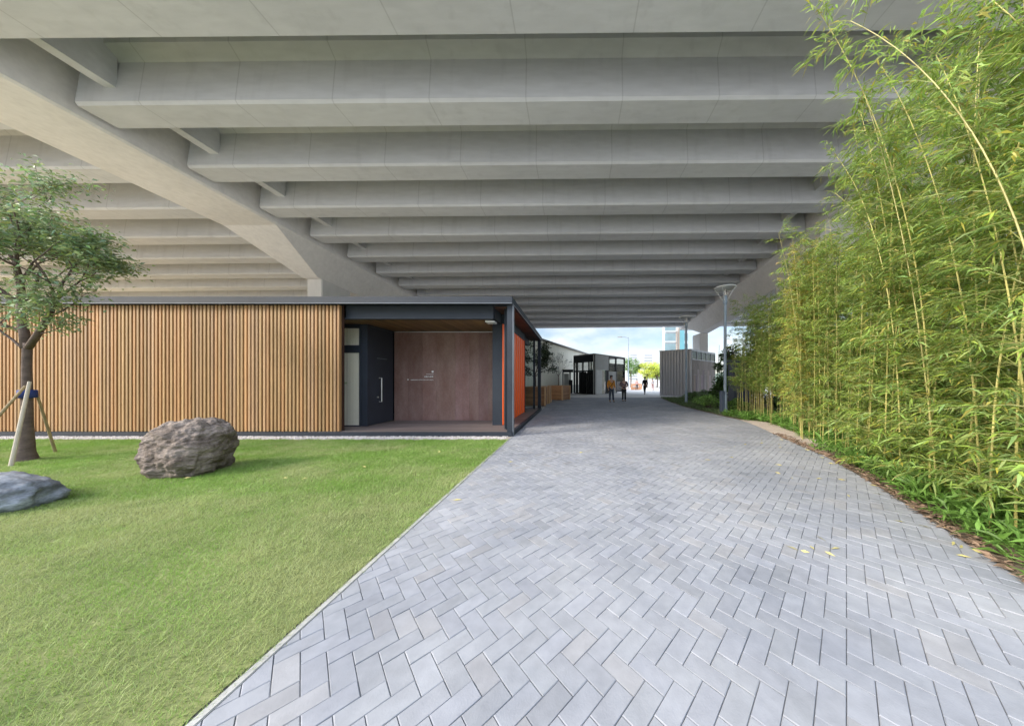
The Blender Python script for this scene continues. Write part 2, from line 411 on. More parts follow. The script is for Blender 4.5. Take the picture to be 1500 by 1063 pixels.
# herringbone pavers at 45 degrees
def clip(poly, nx_, ny_, c):   # keep nx*x+ny*y <= c
    out = []
    for i in range(len(poly)):
        p, q = poly[i], poly[(i + 1) % len(poly)]
        dp = nx_ * p[0] + ny_ * p[1] - c; dq = nx_ * q[0] + ny_ * q[1] - c
        if dp <= 0: out.append(p)
        if (dp < 0 < dq) or (dq < 0 < dp):
            t = dp / (dp - dq); out.append((p[0] + (q[0] - p[0]) * t, p[1] + (q[1] - p[1]) * t))
    return out
pv = []; pf = []; pt = []
W_ = 0.093; c45 = math.sqrt(0.5)
def rot45(x, y): return ((x + y) * c45, (y - x) * c45)
R = random.Random(5)
for gx in range(-190, 76):
    for gy in range(-16, 245):
        k = (gx - gy) % 4
        if k == 0: rect = (gx, gy, gx + 2, gy + 1)
        elif k == 3: rect = (gx, gy, gx + 1, gy + 2)
        else: continue
        cx, cy = rot45((rect[0] + rect[2]) / 2 * W_, (rect[1] + rect[3]) / 2 * W_)
        if cy < 0.4 or cy > 22.5 or cx < -1.7: continue
        rr = path_right(cy)
        if cx > rr + 0.15: continue
        if abs(cx) > 2.2 * cy + 1.5: continue
        g = 0.0011
        x0, y0, x1, y1 = rect[0] * W_ + g, rect[1] * W_ + g, rect[2] * W_ - g, rect[3] * W_ - g
        poly = [rot45(x0, y0), rot45(x1, y0), rot45(x1, y1), rot45(x0, y1)]
        poly = clip(poly, -1, 0, -PX0 - 0.003)
        if len(poly) > 2:
            sl = (path_right(cy + 0.1) - path_right(cy - 0.1)) / 0.2
            poly = clip(poly, 1, -sl, rr - sl * cy)
        if len(poly) < 3: continue
        area = 0.5 * abs(sum(poly[i][0] * poly[(i + 1) % len(poly)][1] - poly[(i + 1) % len(poly)][0] * poly[i][1] for i in range(len(poly))))
        if area < 0.0012: continue
        mx = sum(p[0] for p in poly) / len(poly); my = sum(p[1] for p in poly) / len(poly)
        n0 = len(pv); m_ = len(poly)
        h = 0.0045 + R.uniform(-0.0012, 0.0012)
        tx, ty = R.uniform(-0.012, 0.012), R.uniform(-0.012, 0.012)
        lo = [(p[0], p[1], -0.012) for p in poly]
        hi = [(p[0], p[1], h - 0.003) for p in poly]
        top = []
        for p in poly:
            dx, dy = mx - p[0], my - p[1]; L = math.hypot(dx, dy)
            s = 0.0042 / max(L, 0.01)
            top.append((p[0] + dx * s, p[1] + dy * s, h + tx * (p[0] - mx) + ty * (p[1] - my)))
        pv += lo + hi + top
        tb = R.gauss(1.0, 0.045); tb = min(1.14, max(0.85, tb))
        warm = R.random()
        tc = (tb * (1.03 if warm > 0.9 else 1.0), tb, tb * (0.975 if warm > 0.9 else 1.0 + 0.03 * R.random()))
        fl = [[n0 + 2 * m_ + i for i in range(m_)]]
        for i in range(m_):
            j = (i + 1) % m_
            fl.append([n0 + i, n0 + j, n0 + m_ + j, n0 + m_ + i])
            fl.append([n0 + m_ + i, n0 + m_ + j, n0 + 2 * m_ + j, n0 + 2 * m_ + i])
        pf += fl; pt += [tc] * len(fl)
b = MB(); b.v = pv; b.f = pf; b.t = pt
structure(b.build('path', M['paver']))

# grass blades (stuff)
def make_grass():
    rng = np.random.default_rng(3)
    n = 400000
    d = 0.75 + (6.5 - 0.75) * rng.random(n) ** 0.62
    x = -1.522 + 0.018 * rng.normal(size=n) * (rng.random(n) < .5) - rng.random(n) * (np.minimum(2.2 * d + 1.4, 17.0) - 1.525)
    # keep density heavier near the lens
    edge = 6.35 + 0.03 * np.sin(x * 9) + 0.02 * np.sin(x * 23)
    keep = (d < edge) & (x > -2.2 * d - 1.2)
    d = d[keep]; x = x[keep]; n = len(d)
    nz = np.array([noise.noise(Vector((a * 0.9, c * 1.6, 0.3))) for a, c in zip(x, d)])
    nz2 = np.array([noise.noise(Vector((a * 3.5, c * 6.0, 5.3))) for a, c in zip(x, d)])
    h = (0.022 + 0.02 * rng.random(n)) * (1 + 0.35 * nz2) * (1.0 + 0.25 * (rng.random(n) > 0.93))
    w = np.clip(0.0016 * d, 0.003, 0.009) * (0.7 + 0.6 * rng.random(n))
    a = rng.random(n) * 2 * PI
    lean = rng.normal(size=(n, 2)) * 0.62 + np.array([0.25, 0.0])
    B = np.stack([x, d, np.zeros(n) - 0.002], 1)
    s = np.stack([np.cos(a) * w, np.sin(a) * w, np.zeros(n)], 1)
    T = B + np.stack([lean[:, 0] * h, lean[:, 1] * h, h], 1)
    V = np.stack([B - s * 0.5, B + s * 0.5, T], 1).reshape(-1, 3)
    Q = np.arange(n * 3).reshape(-1, 3)
    dry = np.clip(0.38 + 0.75 * nz + 0.5 * nz2 + rng.normal(size=n) * 0.22 + np.clip((4.2 - d) * 0.12, -0.22, 0.25), 0, 1)[:, None]
    green = np.array([[0.82, 1.0, 0.62]]); hay = np.array([[1.40, 1.18, 1.55]])
    t = (green * (1 - dry) + hay * dry) * (0.85 + 0.3 * rng.random((n, 1)))
    t = np.repeat(t, 3, axis=0)
    o = quads_obj('grass', V, Q, M['grass'], tint=t, k=3)
    tag(o, 'short bright green lawn grass with paler dry patches beside the path', 'grass', kind='stuff')
make_grass()

def make_pebbles():
    rng = np.random.default_rng(8); n = 7000
    x = -1.6 - rng.random(n) * 13.6; y = 6.38 + rng.random(n) * 0.34
    r = 0.008 + 0.012 * rng.random(n)
    V = []; F = []; T = []
    base = np.array([(1, 0, 0), (0, 1, 0), (-1, 0, 0), (0, -1, 0), (0, 0, 0.75), (0, 0, -0.75)])
    tri = np.array([[0, 1, 4], [1, 2, 4], [2, 3, 4], [3, 0, 4], [1, 0, 5], [2, 1, 5], [3, 2, 5], [0, 3, 5]])
    for i in range(n):
        a = rng.random() * PI; c, s = math.cos(a), math.sin(a)
        q = base * (0.75 + 0.5 * rng.random((6, 1))) * r[i]
        q = np.stack([q[:, 0] * c - q[:, 1] * s, q[:, 0] * s + q[:, 1] * c, q[:, 2]], 1) + np.array([x[i], y[i], 0.004 + 0.5 * r[i]])
        V.append(q); F.append(tri + 6 * i); T.append(np.full((6, 3), 0.72 + 0.45 * rng.random()))
    o = quads_obj('gravel', np.concatenate(V), np.concatenate(F), M['pebble'], tint=np.concatenate(T), k=3, smooth=False)
    tag(o, 'strip of pale pebbles between the lawn and the pavilion base', 'gravel', kind='stuff')
make_pebbles()

# ------------------------------------------------------------------ viaduct
A_ = 7.5; FALL = 0.0525; YAW = 0.075
def vz(a, d, x=0.0): return EYE + a - FALL * d + 0.0093 * (x - 1.0)
via = thing('viaduct', 'grey concrete road viaduct overhead with rows of beams on flared crossheads', 'viaduct', (-13.4, 15.0, 0))
XL, XR = -13.2, 9.76
def build_viaduct():
    spans = [(-45.0, -38.3), (-38.2 + 0.08, -15.78), (XL + 0.06, XR - 0.06), (12.2, 23.0)]
    dr = [13.3 + 1.9 * i for i in range(-4, 10)]
    for (xa, xb) in spans:
        for d in dr:
            yb, yf = d, d - 0.72
            x0a, x1a = xa + YAW * d, xb + YAW * d
            z0, z1 = vz(A_, d, x0a), vz(A_, d, x1a)
            h = 1.5
            bb = MB()
            # trapezoid girder with thin chamfer at the soffit and slightly flared top flange
            prof = [(0.05, 0.0), (0.67, 0.0), (0.72, 0.06), (0.62, h - 0.35), (0.86, h - 0.14), (0.86, h), (-0.14, h), (-0.14, h - 0.14), (0.10, h - 0.35), (0.0, 0.06)]
            m_ = len(prof)
            vs = [(x0a, yf + p[0], z0 + p[1]) for p in prof] + [(x1a, yf + p[0], z1 + p[1]) for p in prof]
            fs = [[i, i + m_, (i + 1) % m_ + m_, (i + 1) % m_] for i in range(m_)] + [list(range(m_)), [m_ + i for i in range(m_)][::-1]]
            bb._add(vs, fs); bb.build('beam', M['concrete'], via)
        # end diaphragms, one continuous wall at each end of the span
        for xe, sgn in ((xa, 1), (xb, -1)):
            bb = MB()
            o0 = 0.75 * sgn
            for i in range(len(dr) - 1):
                da, db = dr[i] - 0.06, dr[i + 1] - 0.66
                xs = sorted((xe + o0, xe + o0 + 0.28 * sgn))
                bot = [(xs[0] + YAW * da, da, vz(A_ + 0.42, da, xe)), (xs[1] + YAW * da, da, vz(A_ + 0.42, da, xe)),
                       (xs[1] + YAW * db, db, vz(A_ + 0.42, db, xe)), (xs[0] + YAW * db, db, vz(A_ + 0.42, db, xe))]
                top = [(p[0], p[1], p[2] + 1.05) for p in bot]
                bb.hexa(bot, top)
            bb.build('diaphragm', M['concrete'], via)
    # deck slab and parapets
    d0, d1 = 4.8, 31.3
    bb = MB()
    bot = [(-45, d0, vz(A_ + 1.504, d0, -45)), (26, d0, vz(A_ + 1.504, d0, 26)), (26, d1, vz(A_ + 1.504, d1, 26)), (-45, d1, vz(A_ + 1.504, d1, -45))]
    bb.hexa(bot, [(p[0], p[1], p[2] + 0.3) for p in bot]); bb.build('deck_slab', M['concrete'], via)
    for dd in (d0 - 0.25, d1 + 0.003):
        bb = MB()
        bot = [(-45, dd, vz(A_ + 1.4, dd, -45)), (26, dd, vz(A_ + 1.4, dd, 26)), (26, dd + 0.24, vz(A_ + 1.4, dd, 26)), (-45, dd + 0.24, vz(A_ + 1.4, dd, -45))]
        bb.hexa(bot, [(p[0], p[1], p[2] + 1.35) for p in bot]); bb.build('parapet', M['concrete'], via)
    # crossheads with flared haunches, and columns
    for xc, cols in ((-39.5, ((14.1, 15.9), (25.2, 27.0))), (-14.5, ((14.1, 15.9), (25.2, 27.0))), (11.0, ((14.1, 15.9), (27.4, 29.2)))):
        secs = [(4.9, 1.14, 7.33), (11.5, 1.12, 7.30), (13.95, 0.40, 6.15), (27.2, 0.40, 6.10), (29.8, 1.12, 7.30), (31.2, 1.14, 7.33)]
        vs = []
        for (d, hw, a) in secs:
            x = xc + YAW * d
            vs += [(x - hw, d, vz(a, d, x)), (x + hw, d, vz(a, d, x)), (x + 1.20, d, vz(7.36, d, x)), (x + 1.20, d, vz(9.0, d, x)), (x - 1.20, d, vz(9.0, d, x)), (x - 1.20, d, vz(7.36, d, x))]
        fs = []
        for i in range(len(secs) - 1):
            for k in range(6):
                fs.append([6 * i + k, 6 * i + (k + 1) % 6, 6 * i + 6 + (k + 1) % 6, 6 * i + 6 + k])
        fs += [[5, 4, 3, 2, 1, 0], [6 * (len(secs) - 1) + k for k in range(6)]]
        bb = MB(); bb._add(vs, fs); bb.build('crosshead', M['cap'], via)
        for (ya, yb) in cols:
            ym = (ya + yb) / 2; x = xc + YAW * ym
            bb = MB(); bb.box((x - 0.39, ya, -0.1), (x + 0.39, yb, vz(6.20, ym, x)))
            bb.build('column', M['column'], via, bevel=0.03)
build_viaduct()

# ------------------------------------------------------------------ timber pavilion
pav = thing('timber_pavilion', 'low flat roofed pavilion with larch slat front, dark steel frame and recessed entrance porch', 'pavilion', (-6.0, 9.0, 0))
def build_pavilion():
    P = pav
    XW = -17.5
    bx = lambda a, b_, n, m, par=P, bev=0.004: MB().box(a, b_).build(n, m, par, bevel=bev)
    # plinth and steel edge channel
    bx((XW, 6.72, 0.0), (-1.515, 6.80, 0.11), 'plinth', M['steel'])
    bx((-1.58, 6.80, 0.0), (-1.505, 12.95, 0.11), 'plinth', M['steel'])
    bx((XW, 6.80, -0.02), (-1.58, 12.9, 0.075), 'floor_slab', M['steel'])
    # deck boards, running left to right
    b = MB(); y = 6.802; r = random.Random(2)
    while y < 8.70:
        t = r.uniform(0.78, 1.2); b.box((-6.6, y, 0.076), (-1.582, y + 0.128, 0.113), (t, t * r.uniform(0.97, 1.02), t)); y += 0.134
    while y < 12.88:
        t = r.uniform(0.78, 1.2); b.box((-2.3 if y < 11 else -5.0, y, 0.076), (-1.582, y + 0.128, 0.113), (t, t, t)); y += 0.134
    b.build('deck', M['deck'], P)
    # roof
    bx((XW, 6.76, 3.30), (-1.56, 12.93, 3.42), 'roof', M['steel'], bev=0)
    bx((XW, 6.80, 3.4215), (-1.60, 12.88, 3.436), 'roof_bounce_sheet', M['roofbounce'], bev=0)  # unseen pale sheet added to bounce light up at the beams
    f = MB().box((XW, 6.70, 3.27), (-1.50, 6.755, 3.445)).build('fascia', M['steel'], P, bevel=0.005)
    MB().box((XW, 6.694, 3.272), (-1.505, 6.699, 3.284)).build('fascia_lip', M['steel_edge'], f)
    f = MB().box((-1.555, 6.757, 3.27), (-1.500, 12.98, 3.445)).build('fascia', M['steel'], P, bevel=0.005)
    MB().box((-1.4995, 6.76, 3.268), (-1.492, 12.97, 3.284)).build('fascia_lip', M['steel_edge'], f)
    # slat screen
    b = MB(); x = -5.832; r = random.Random(9); k = 0
    while x > XW:
        base = min(1.3, max(.72, r.gauss(1.0, 0.12))); hue = r.random()
        t = (base * (1.06 if hue < 0.3 else 1.0), base * (0.96 if hue < 0.3 else 1.02), base * (0.88 if hue < 0.3 else 1.0 if hue < 0.8 else 1.16))
        dz = r.uniform(-0.003, 0.003); dy = r.uniform(-0.003, 0.003)
        b.box((x - 0.0505 - r.uniform(0, 0.005), 6.80 + dy, 0.116 + dz), (x, 6.875 + dy, 3.262 + dz), t)
        x -= 0.0925
    b.build('slat_screen', M['slat'], P, bevel=0.004, seg=1)
    bx((XW, 6.93, 0.113), (-5.85, 6.98, 3.298), 'screen_backing', M['backing'])
    bx((XW, 6.88, 3.265), (-5.85, 6.925, 3.298), 'slat_rail', M['steel'])
    bx((XW, 6.88, 0.113), (-5.85, 6.925, 0.16), 'slat_rail', M['steel'])
    # beam over the porch opening: I section
    b = MB(); b.box((-5.83, 6.99, 2.975), (-2.05, 7.03, 3.298)); b.box((-5.83, 6.945, 2.952), (-2.05, 7.075, 2.974)); b.build('beam', M['steel'], P, bevel=0.003)
    b = MB(); b.box((-2.16, 7.08, 2.99), (-2.045, 12.6, 3.298)); b.build('beam', M['steel'], P, bevel=0.003)
    # bracket light at the beam end
    MB().box((-2.30, 7.10, 2.90), (-2.06, 7.36, 2.945)).build('ceiling_light', M['lampwhite'], P, bevel=0.006)
    # porch ceiling boards running front to back
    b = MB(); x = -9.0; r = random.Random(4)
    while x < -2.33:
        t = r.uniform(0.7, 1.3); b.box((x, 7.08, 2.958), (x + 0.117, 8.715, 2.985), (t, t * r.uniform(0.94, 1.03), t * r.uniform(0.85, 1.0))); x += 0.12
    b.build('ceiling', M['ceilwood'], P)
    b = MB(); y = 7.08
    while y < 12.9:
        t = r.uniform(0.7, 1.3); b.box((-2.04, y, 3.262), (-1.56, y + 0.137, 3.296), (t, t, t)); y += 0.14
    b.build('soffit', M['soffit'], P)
    # timber panelled wall at the back of the porch
    b = MB(); x = -5.72; r = random.Random(12)
    while x < -2.32:
        w = min(r.choice((0.30, 0.45, 0.60)), -2.312 - x)
        t = r.uniform(0.88, 1.14); b.box((x, 8.72, 0.116), (x + w - 0.003, 8.76, 2.925), (t, t * r.uniform(0.96, 1.02), t * r.uniform(0.95, 1.03))); x += w
    wall = b.build('timber_wall', M['timberwall'], P)
    MB().box((-5.72, 8.712, 2.927), (-2.315, 8.76, 2.945)).build('wall_trim', M['alu'], P)
    MB().box((-5.72, 8.765, 0.113), (-2.315, 8.85, 3.298)).build('backing_wall', M['steel'], P)
    # lettering on the timber wall
    def text(s, size, xr, z, align='RIGHT'):
        cu = bpy.data.curves.new('sign_lettering', 'FONT'); cu.body = s; cu.size = size; cu.align_x = align; cu.extrude = 0.003
        o = bpy.data.objects.new('tmp', cu); COL.objects.link(o)
        bpy.context.view_layer.update()
        me = bpy.data.meshes.new_from_object(o.evaluated_get(bpy.context.evaluated_depsgraph_get()))
        bpy.data.objects.remove(o)
        me.materials.clear(); me.materials.append(M['letter'])
        t_ = bpy.data.objects.new('sign_lettering', me); COL.objects.link(t_)
        t_.parent = P; t_.rotation_euler = (PI / 2, 0, 0); t_.location = Vector((xr, 8.714, z)) - wloc(P)
        return t_
    text('ENERGIZING KOWLOON EAST OFFICE', 0.041, -4.47, 1.395)
    text('\u8d77\u52d5\u4e5d\u9f8d\u6771', 0.058, -4.47, 1.49)
    MB().box((-4.525, 8.710, 1.64), (-4.465, 8.7195, 1.70)).build('sign_emblem', M['letter'], P, bevel=0.004)
    MB().box((-4.70, 8.712, 1.585), (-4.465, 8.7195, 1.595)).build('sign_rule', M['letter'], P)
    MB().box((-5.30, 8.710, 1.400), (-5.262, 8.7195, 1.434)).build('sign_emblem', M['letter'], P, bevel=0.004)
    # door in the side of the porch
    door = MB().box((-5.78, 7.66, 0.125), (-5.742, 8.705, 2.90)).build('door', M['steel_blue'], P, bevel=0.004)
    hb = MB(); hb.tube([(-5.735, 8.07, 0.76), (-5.665, 8.07, 0.76), (-5.665, 8.07, 1.46), (-5.735, 8.07, 1.46)], 0.017, 10); hb.build('handle', M['alu'], door)
    lk = MB(); lk.tube([(-5.741, 8.0, 0.90), (-5.715, 8.0, 0.90)], 0.022, 12); lk.build('lock', M['alu'], door)
    MB().box((-5.741, 7.98, 2.03), (-5.735, 8.40, 2.045)).build('door_reflection', M['steel_edge'], door)  # thin pale strip standing in for a reflection on the door
    fr = MB(); fr.box((-5.945, 7.60, 0.115), (-5.735, 7.655, 2.955)); fr.box((-5.945, 7.57, 0.115), (-5.90, 7.599, 2.955)); fr.box((-5.80, 7.656, 2.905), (-5.735, 8.71, 2.956))
    fr.build('door_frame', M['steel_blue'], P, bevel=0.003)
    # polycarbonate wall left of the door
    b = MB(); x = -8.6
    while x < -5.97:
        b.box((x, 7.62, 0.14), (x + 0.068, 7.645, 2.16)); b.box((x, 7.62, 2.37), (x + 0.068, 7.645, 2.84))
        b.box((x + 0.068, 7.614, 0.14), (x + 0.08, 7.651, 2.16)); b.box((x + 0.068, 7.614, 2.37), (x + 0.08, 7.651, 2.84)); x += 0.08
    b.build('polycarbonate_panel', M['poly'], P)
    for z0, z1 in ((2.165, 2.365), (2.845, 2.956), (0.114, 0.138)): bx((-8.6, 7.59, z0), (-5.95, 7.66, z1), 'panel_frame', M['steel_blue'], bev=0.003)
    MB().box((-6.42, 7.609, 1.29), (-6.31, 7.6125, 1.34)).build('panel_mark', mat('green_mark', (0.50, 0.56, 0.34), 0.5, vary=0.12, vscale=16), P)  # small pale green rectangle on the panel
    # dark end panel right of the timber wall
    bx((-2.310, 7.78, 0.114), (-2.02, 7.84, 2.99), 'end_cladding', M['steel'])
    bx((-2.310, 7.845, 0.114), (-2.26, 8.71, 2.99), 'end_cladding', M['steel'])
    # orange folded sheet on the side towards the path
    b = MB(); pts = []
    y = 7.74; prof = [(0.0, 0.0), (0.27, 0.0), (0.29, 0.024), (0.33, 0.024), (0.36, 0.0)]
    while y < 10.9:
        for (dy, dx) in prof[:-1]: pts.append((y + dy, dx))
        y += 0.36
    pts.append((11.02, 0.0))
    vs = []
    for (yy, dx) in pts: vs += [(-1.985 + dx, yy, 0.13), (-1.985 + dx, yy, 2.985)]
    n_ = len(pts)
    for (yy, dx) in pts: vs += [(-2.012, yy, 0.13), (-2.012, yy, 2.985)]
    fs = [[2 * i, 2 * i + 2, 2 * i + 3, 2 * i + 1] for i in range(n_ - 1)] + [[2 * (n_ + i), 2 * (n_ + i) + 1, 2 * (n_ + i) + 3, 2 * (n_ + i) + 2] for i in range(n_ - 1)]
    fs += [[0, 1, 2 * n_ + 1, 2 * n_], [2 * n_ - 2, 4 * n_ - 2, 4 * n_ - 1, 2 * n_ - 1]]
    fs += [[2 * i + 1, 2 * i + 3, 2 * (n_ + i) + 3, 2 * (n_ + i) + 1] for i in range(n_ - 1)]
    b._add(vs, fs); b.build('orange_panel', M['orange'], P)
    bx((-2.013, 11.03, 0.114), (-1.95, 11.09, 3.26), 'orange_panel_post', M['steel'])
    bx((-2.04, 7.74, 2.995), (-1.96, 11.02, 3.26), 'beam', M['steel'])
    # body behind: simple closed walls
    bx((-8.7, 7.68, 0.114), (-8.62, 10.98, 3.29), 'inner_wall', M['steel'], bev=0)
    bx((XW, 10.99, 0.08), (-2.02, 11.05, 3.298), 'rear_wall', M['steel'], bev=0)
    bx((-8.55, 9.0, 0.114), (-8.5, 10.9, 3.2), 'inner_wall', M['cream'], bev=0)
    # columns: H sections
    def hcol(x, y, s, z0, z1, t=0.014, lip=True):
        b = MB(); b.box((x - s / 2, y - s / 2, z0), (x - s / 2 + t, y + s / 2, z1)); b.box((x + s / 2 - t, y - s / 2, z0), (x + s / 2, y + s / 2, z1))
        b.box((x - s / 2 + t, y - t / 2, z0), (x + s / 2 - t, y + t / 2, z1))
        c = b.build('column', M['steel'], P, bevel=0.002)
        return c
    b = MB(); b.box((-1.655, 6.80, 0.0), (-1.515, 6.93, 3.27)); c = b.build('column', M['steel'], P, bevel=0.004)
    MB().box((-1.514, 6.797, 0.0), (-1.502, 6.935, 3.268)).build('column_flange', M['steel_edge'], c)
    b = MB(); b.tube([(-1.79, 7.18, 0.113), (-1.79, 7.18, 3.26)], 0.027, 12); b.build('downpipe', M['steel'], P, smooth=False)
    hcol(-1.70, 7.06, 0.06, 0.113, 3.26)
    hcol(-1.58, 12.65, 0.14, 0.11, 3.265)
    hcol(-1.78, 12.35, 0.08, 0.113, 3.265)
    # glass screen closing the open corner
    g = MB(); g.box((-4.9, 12.60, 0.16), (-1.85, 12.612, 3.2)); g.build('glass_screen', M['glass'], P)
    bx((-4.9, 12.57, 0.113), (-1.83, 12.64, 0.158), 'screen_sill', M['steel_edge'])
build_pavilion()

# ------------------------------------------------------------------ boulders
def boulder(name, label, c, rx, ry, rz, m, seed, sub=5, amp=0.16, strata=0.0, sink=0.25, shape=None):
    bm = bmesh.new(); bmesh.ops.create_icosphere(bm, subdivisions=sub, radius=1.0)
    for v in bm.verts:
        p = v.co.copy()
        if shape: p = shape(p)
        s = noise.fractal(p * 1.1 + Vector((seed, 0, 0)), 1.0, 2.0, 4) * amp
        ridged = noise.hetero_terrain(Vector((p.x * 1.6 + seed, p.y * 1.6, p.z * 4.5)), 0.9, 2.1, 5, 0.6) * strata
        cell = noise.cell_vector(Vector((p.x * 1.7 + seed, p.y * 1.7, p.z * 2.6)))
        fine = noise.ridged_multi_fractal(Vector((p.x * 3.1 + seed, p.y * 3.1, p.z * 6.5)), 0.8, 2.2, 5, 1.0, 2.0)
        r = 1.0 + s + ridged * 0.12 + (cell.x - 0.5) * 0.10 * (1 if strata > .1 else 0) + (fine - 1.0) * 0.040 * (1 if strata > .1 else 0.25)
        q = p * r
        v.co = Vector((q.x * rx, q.y * ry, max(q.z * rz, -rz * sink * 1.4)))
    bm.normal_update()
    me = bpy.data.meshes.new(name); bm.to_mesh(me); bm.free()
    me.materials.append(m); me.polygons.foreach_set('use_smooth', [True] * len(me.polygons))
    o = bpy.data.objects.new(name, me); COL.objects.link(o); o.location = c
    return tag(o, label, 'boulder')
def blocky(p):
    q = Vector((p.x, p.y, p.z)); e = 0.78
    f = lambda a: math.copysign(abs(a) ** e, a)
    q = Vector((f(q.x), f(q.y), f(q.z)))
    if q.z < 0: q.x *= 1 - 0.16 * (-q.z); q.y *= 1 - 0.10 * (-q.z)
    return q
boulder('boulder', 'large brown grey craggy boulder standing on the lawn in front of the slats', (-5.74, 4.12, 0.33), 0.405, 0.36, 0.45, M['rock'], 3.1, sub=6, amp=0.17, strata=0.20, sink=0.62, shape=blocky)
boulder('boulder', 'low smooth blue grey rock lying at the left edge of the lawn', (-6.42, 2.95, 0.05), 0.62, 0.40, 0.32, M['rock_b'], 9.4, amp=0.17, strata=0.16, sink=0.4)

# ------------------------------------------------------------------ trees
def branch_tree(rng, trunk_pts, trunk_r, levels, leaf_pts, mb, starts, spread=0.6):
    """starts: list of (point, dir, length, radius, level)"""
    stack = list(starts)
    while stack:
        p, d, L, r, lv = stack.pop()
        n = 4; pts = [p]; rad = [r]; cur = p.copy(); dd = d.normalized()
        for i in range(n):
            dd = (dd + Vector((rng.gauss(0, 0.12), rng.gauss(0, 0.12), rng.gauss(0.05, 0.08)))).normalized()
            cur = cur + dd * (L / n); pts.append(cur.copy()); rad.append(max(0.0025, r * (1 - 0.45 * (i + 1) / n)))
        mb.tube(pts, rad, 6 if r > 0.015 else 4, cap=False)
        if lv <= 0:
            for q in pts[1:]: leaf_pts.append((q, dd))
            continue
        k = rng.choice((2, 3, 3)) if lv > 1 else rng.choice((3, 4))
        for j in range(k):
            i = n if j == 0 else rng.choice((2, 3, 4, 4))
            az = rng.uniform(0, 2 * PI); perp = dd.orthogonal().normalized(); perp.rotate(Matrix.Rotation(az, 3, dd))
            nd = (dd + perp * rng.uniform(0.45, 0.45 + spread) + Vector((0, 0, rng.uniform(-0.10, 0.18)))).normalized()
            stack.append((pts[i], nd, L * rng.uniform(0.58, 0.8), rad[i] * 0.72, lv - 1))
            if lv <= 2 and rng.random() < 0.4: leaf_pts.append((pts[i], nd))

def crown_leaves(leaf_pts, per, L, W, rng, jitter=0.07, droop=0.25):
    P = []; D = []
    for (q, d) in leaf_pts:
        for k in range(per):
            P.append((q.x + rng.normal() * jitter, q.y + rng.normal() * jitter, q.z + rng.normal() * jitter * 0.7))
            v = rng.normal(size=3); v[2] = v[2] * 0.45 + 0.05
            D.append((v[0] + d.x * 0.6, v[1] + d.y * 0.6, v[2] + d.z * 0.3))
    n = len(P)
    V, Q = leaf_arrays(P, D, L * (0.7 + 0.6 * rng.random(n)), W * (0.75 + 0.5 * rng.random(n)), rng, droop)
    t = np.ones((n, 3)) * (0.62 + 0.75 * rng.random((n, 1))); t[:, 0] *= 0.85 + 0.45 * rng.random(n); t[:, 2] *= 0.7 + 0.9 * rng.random(n)
    return V, Q, np.repeat(t, 5, axis=0)

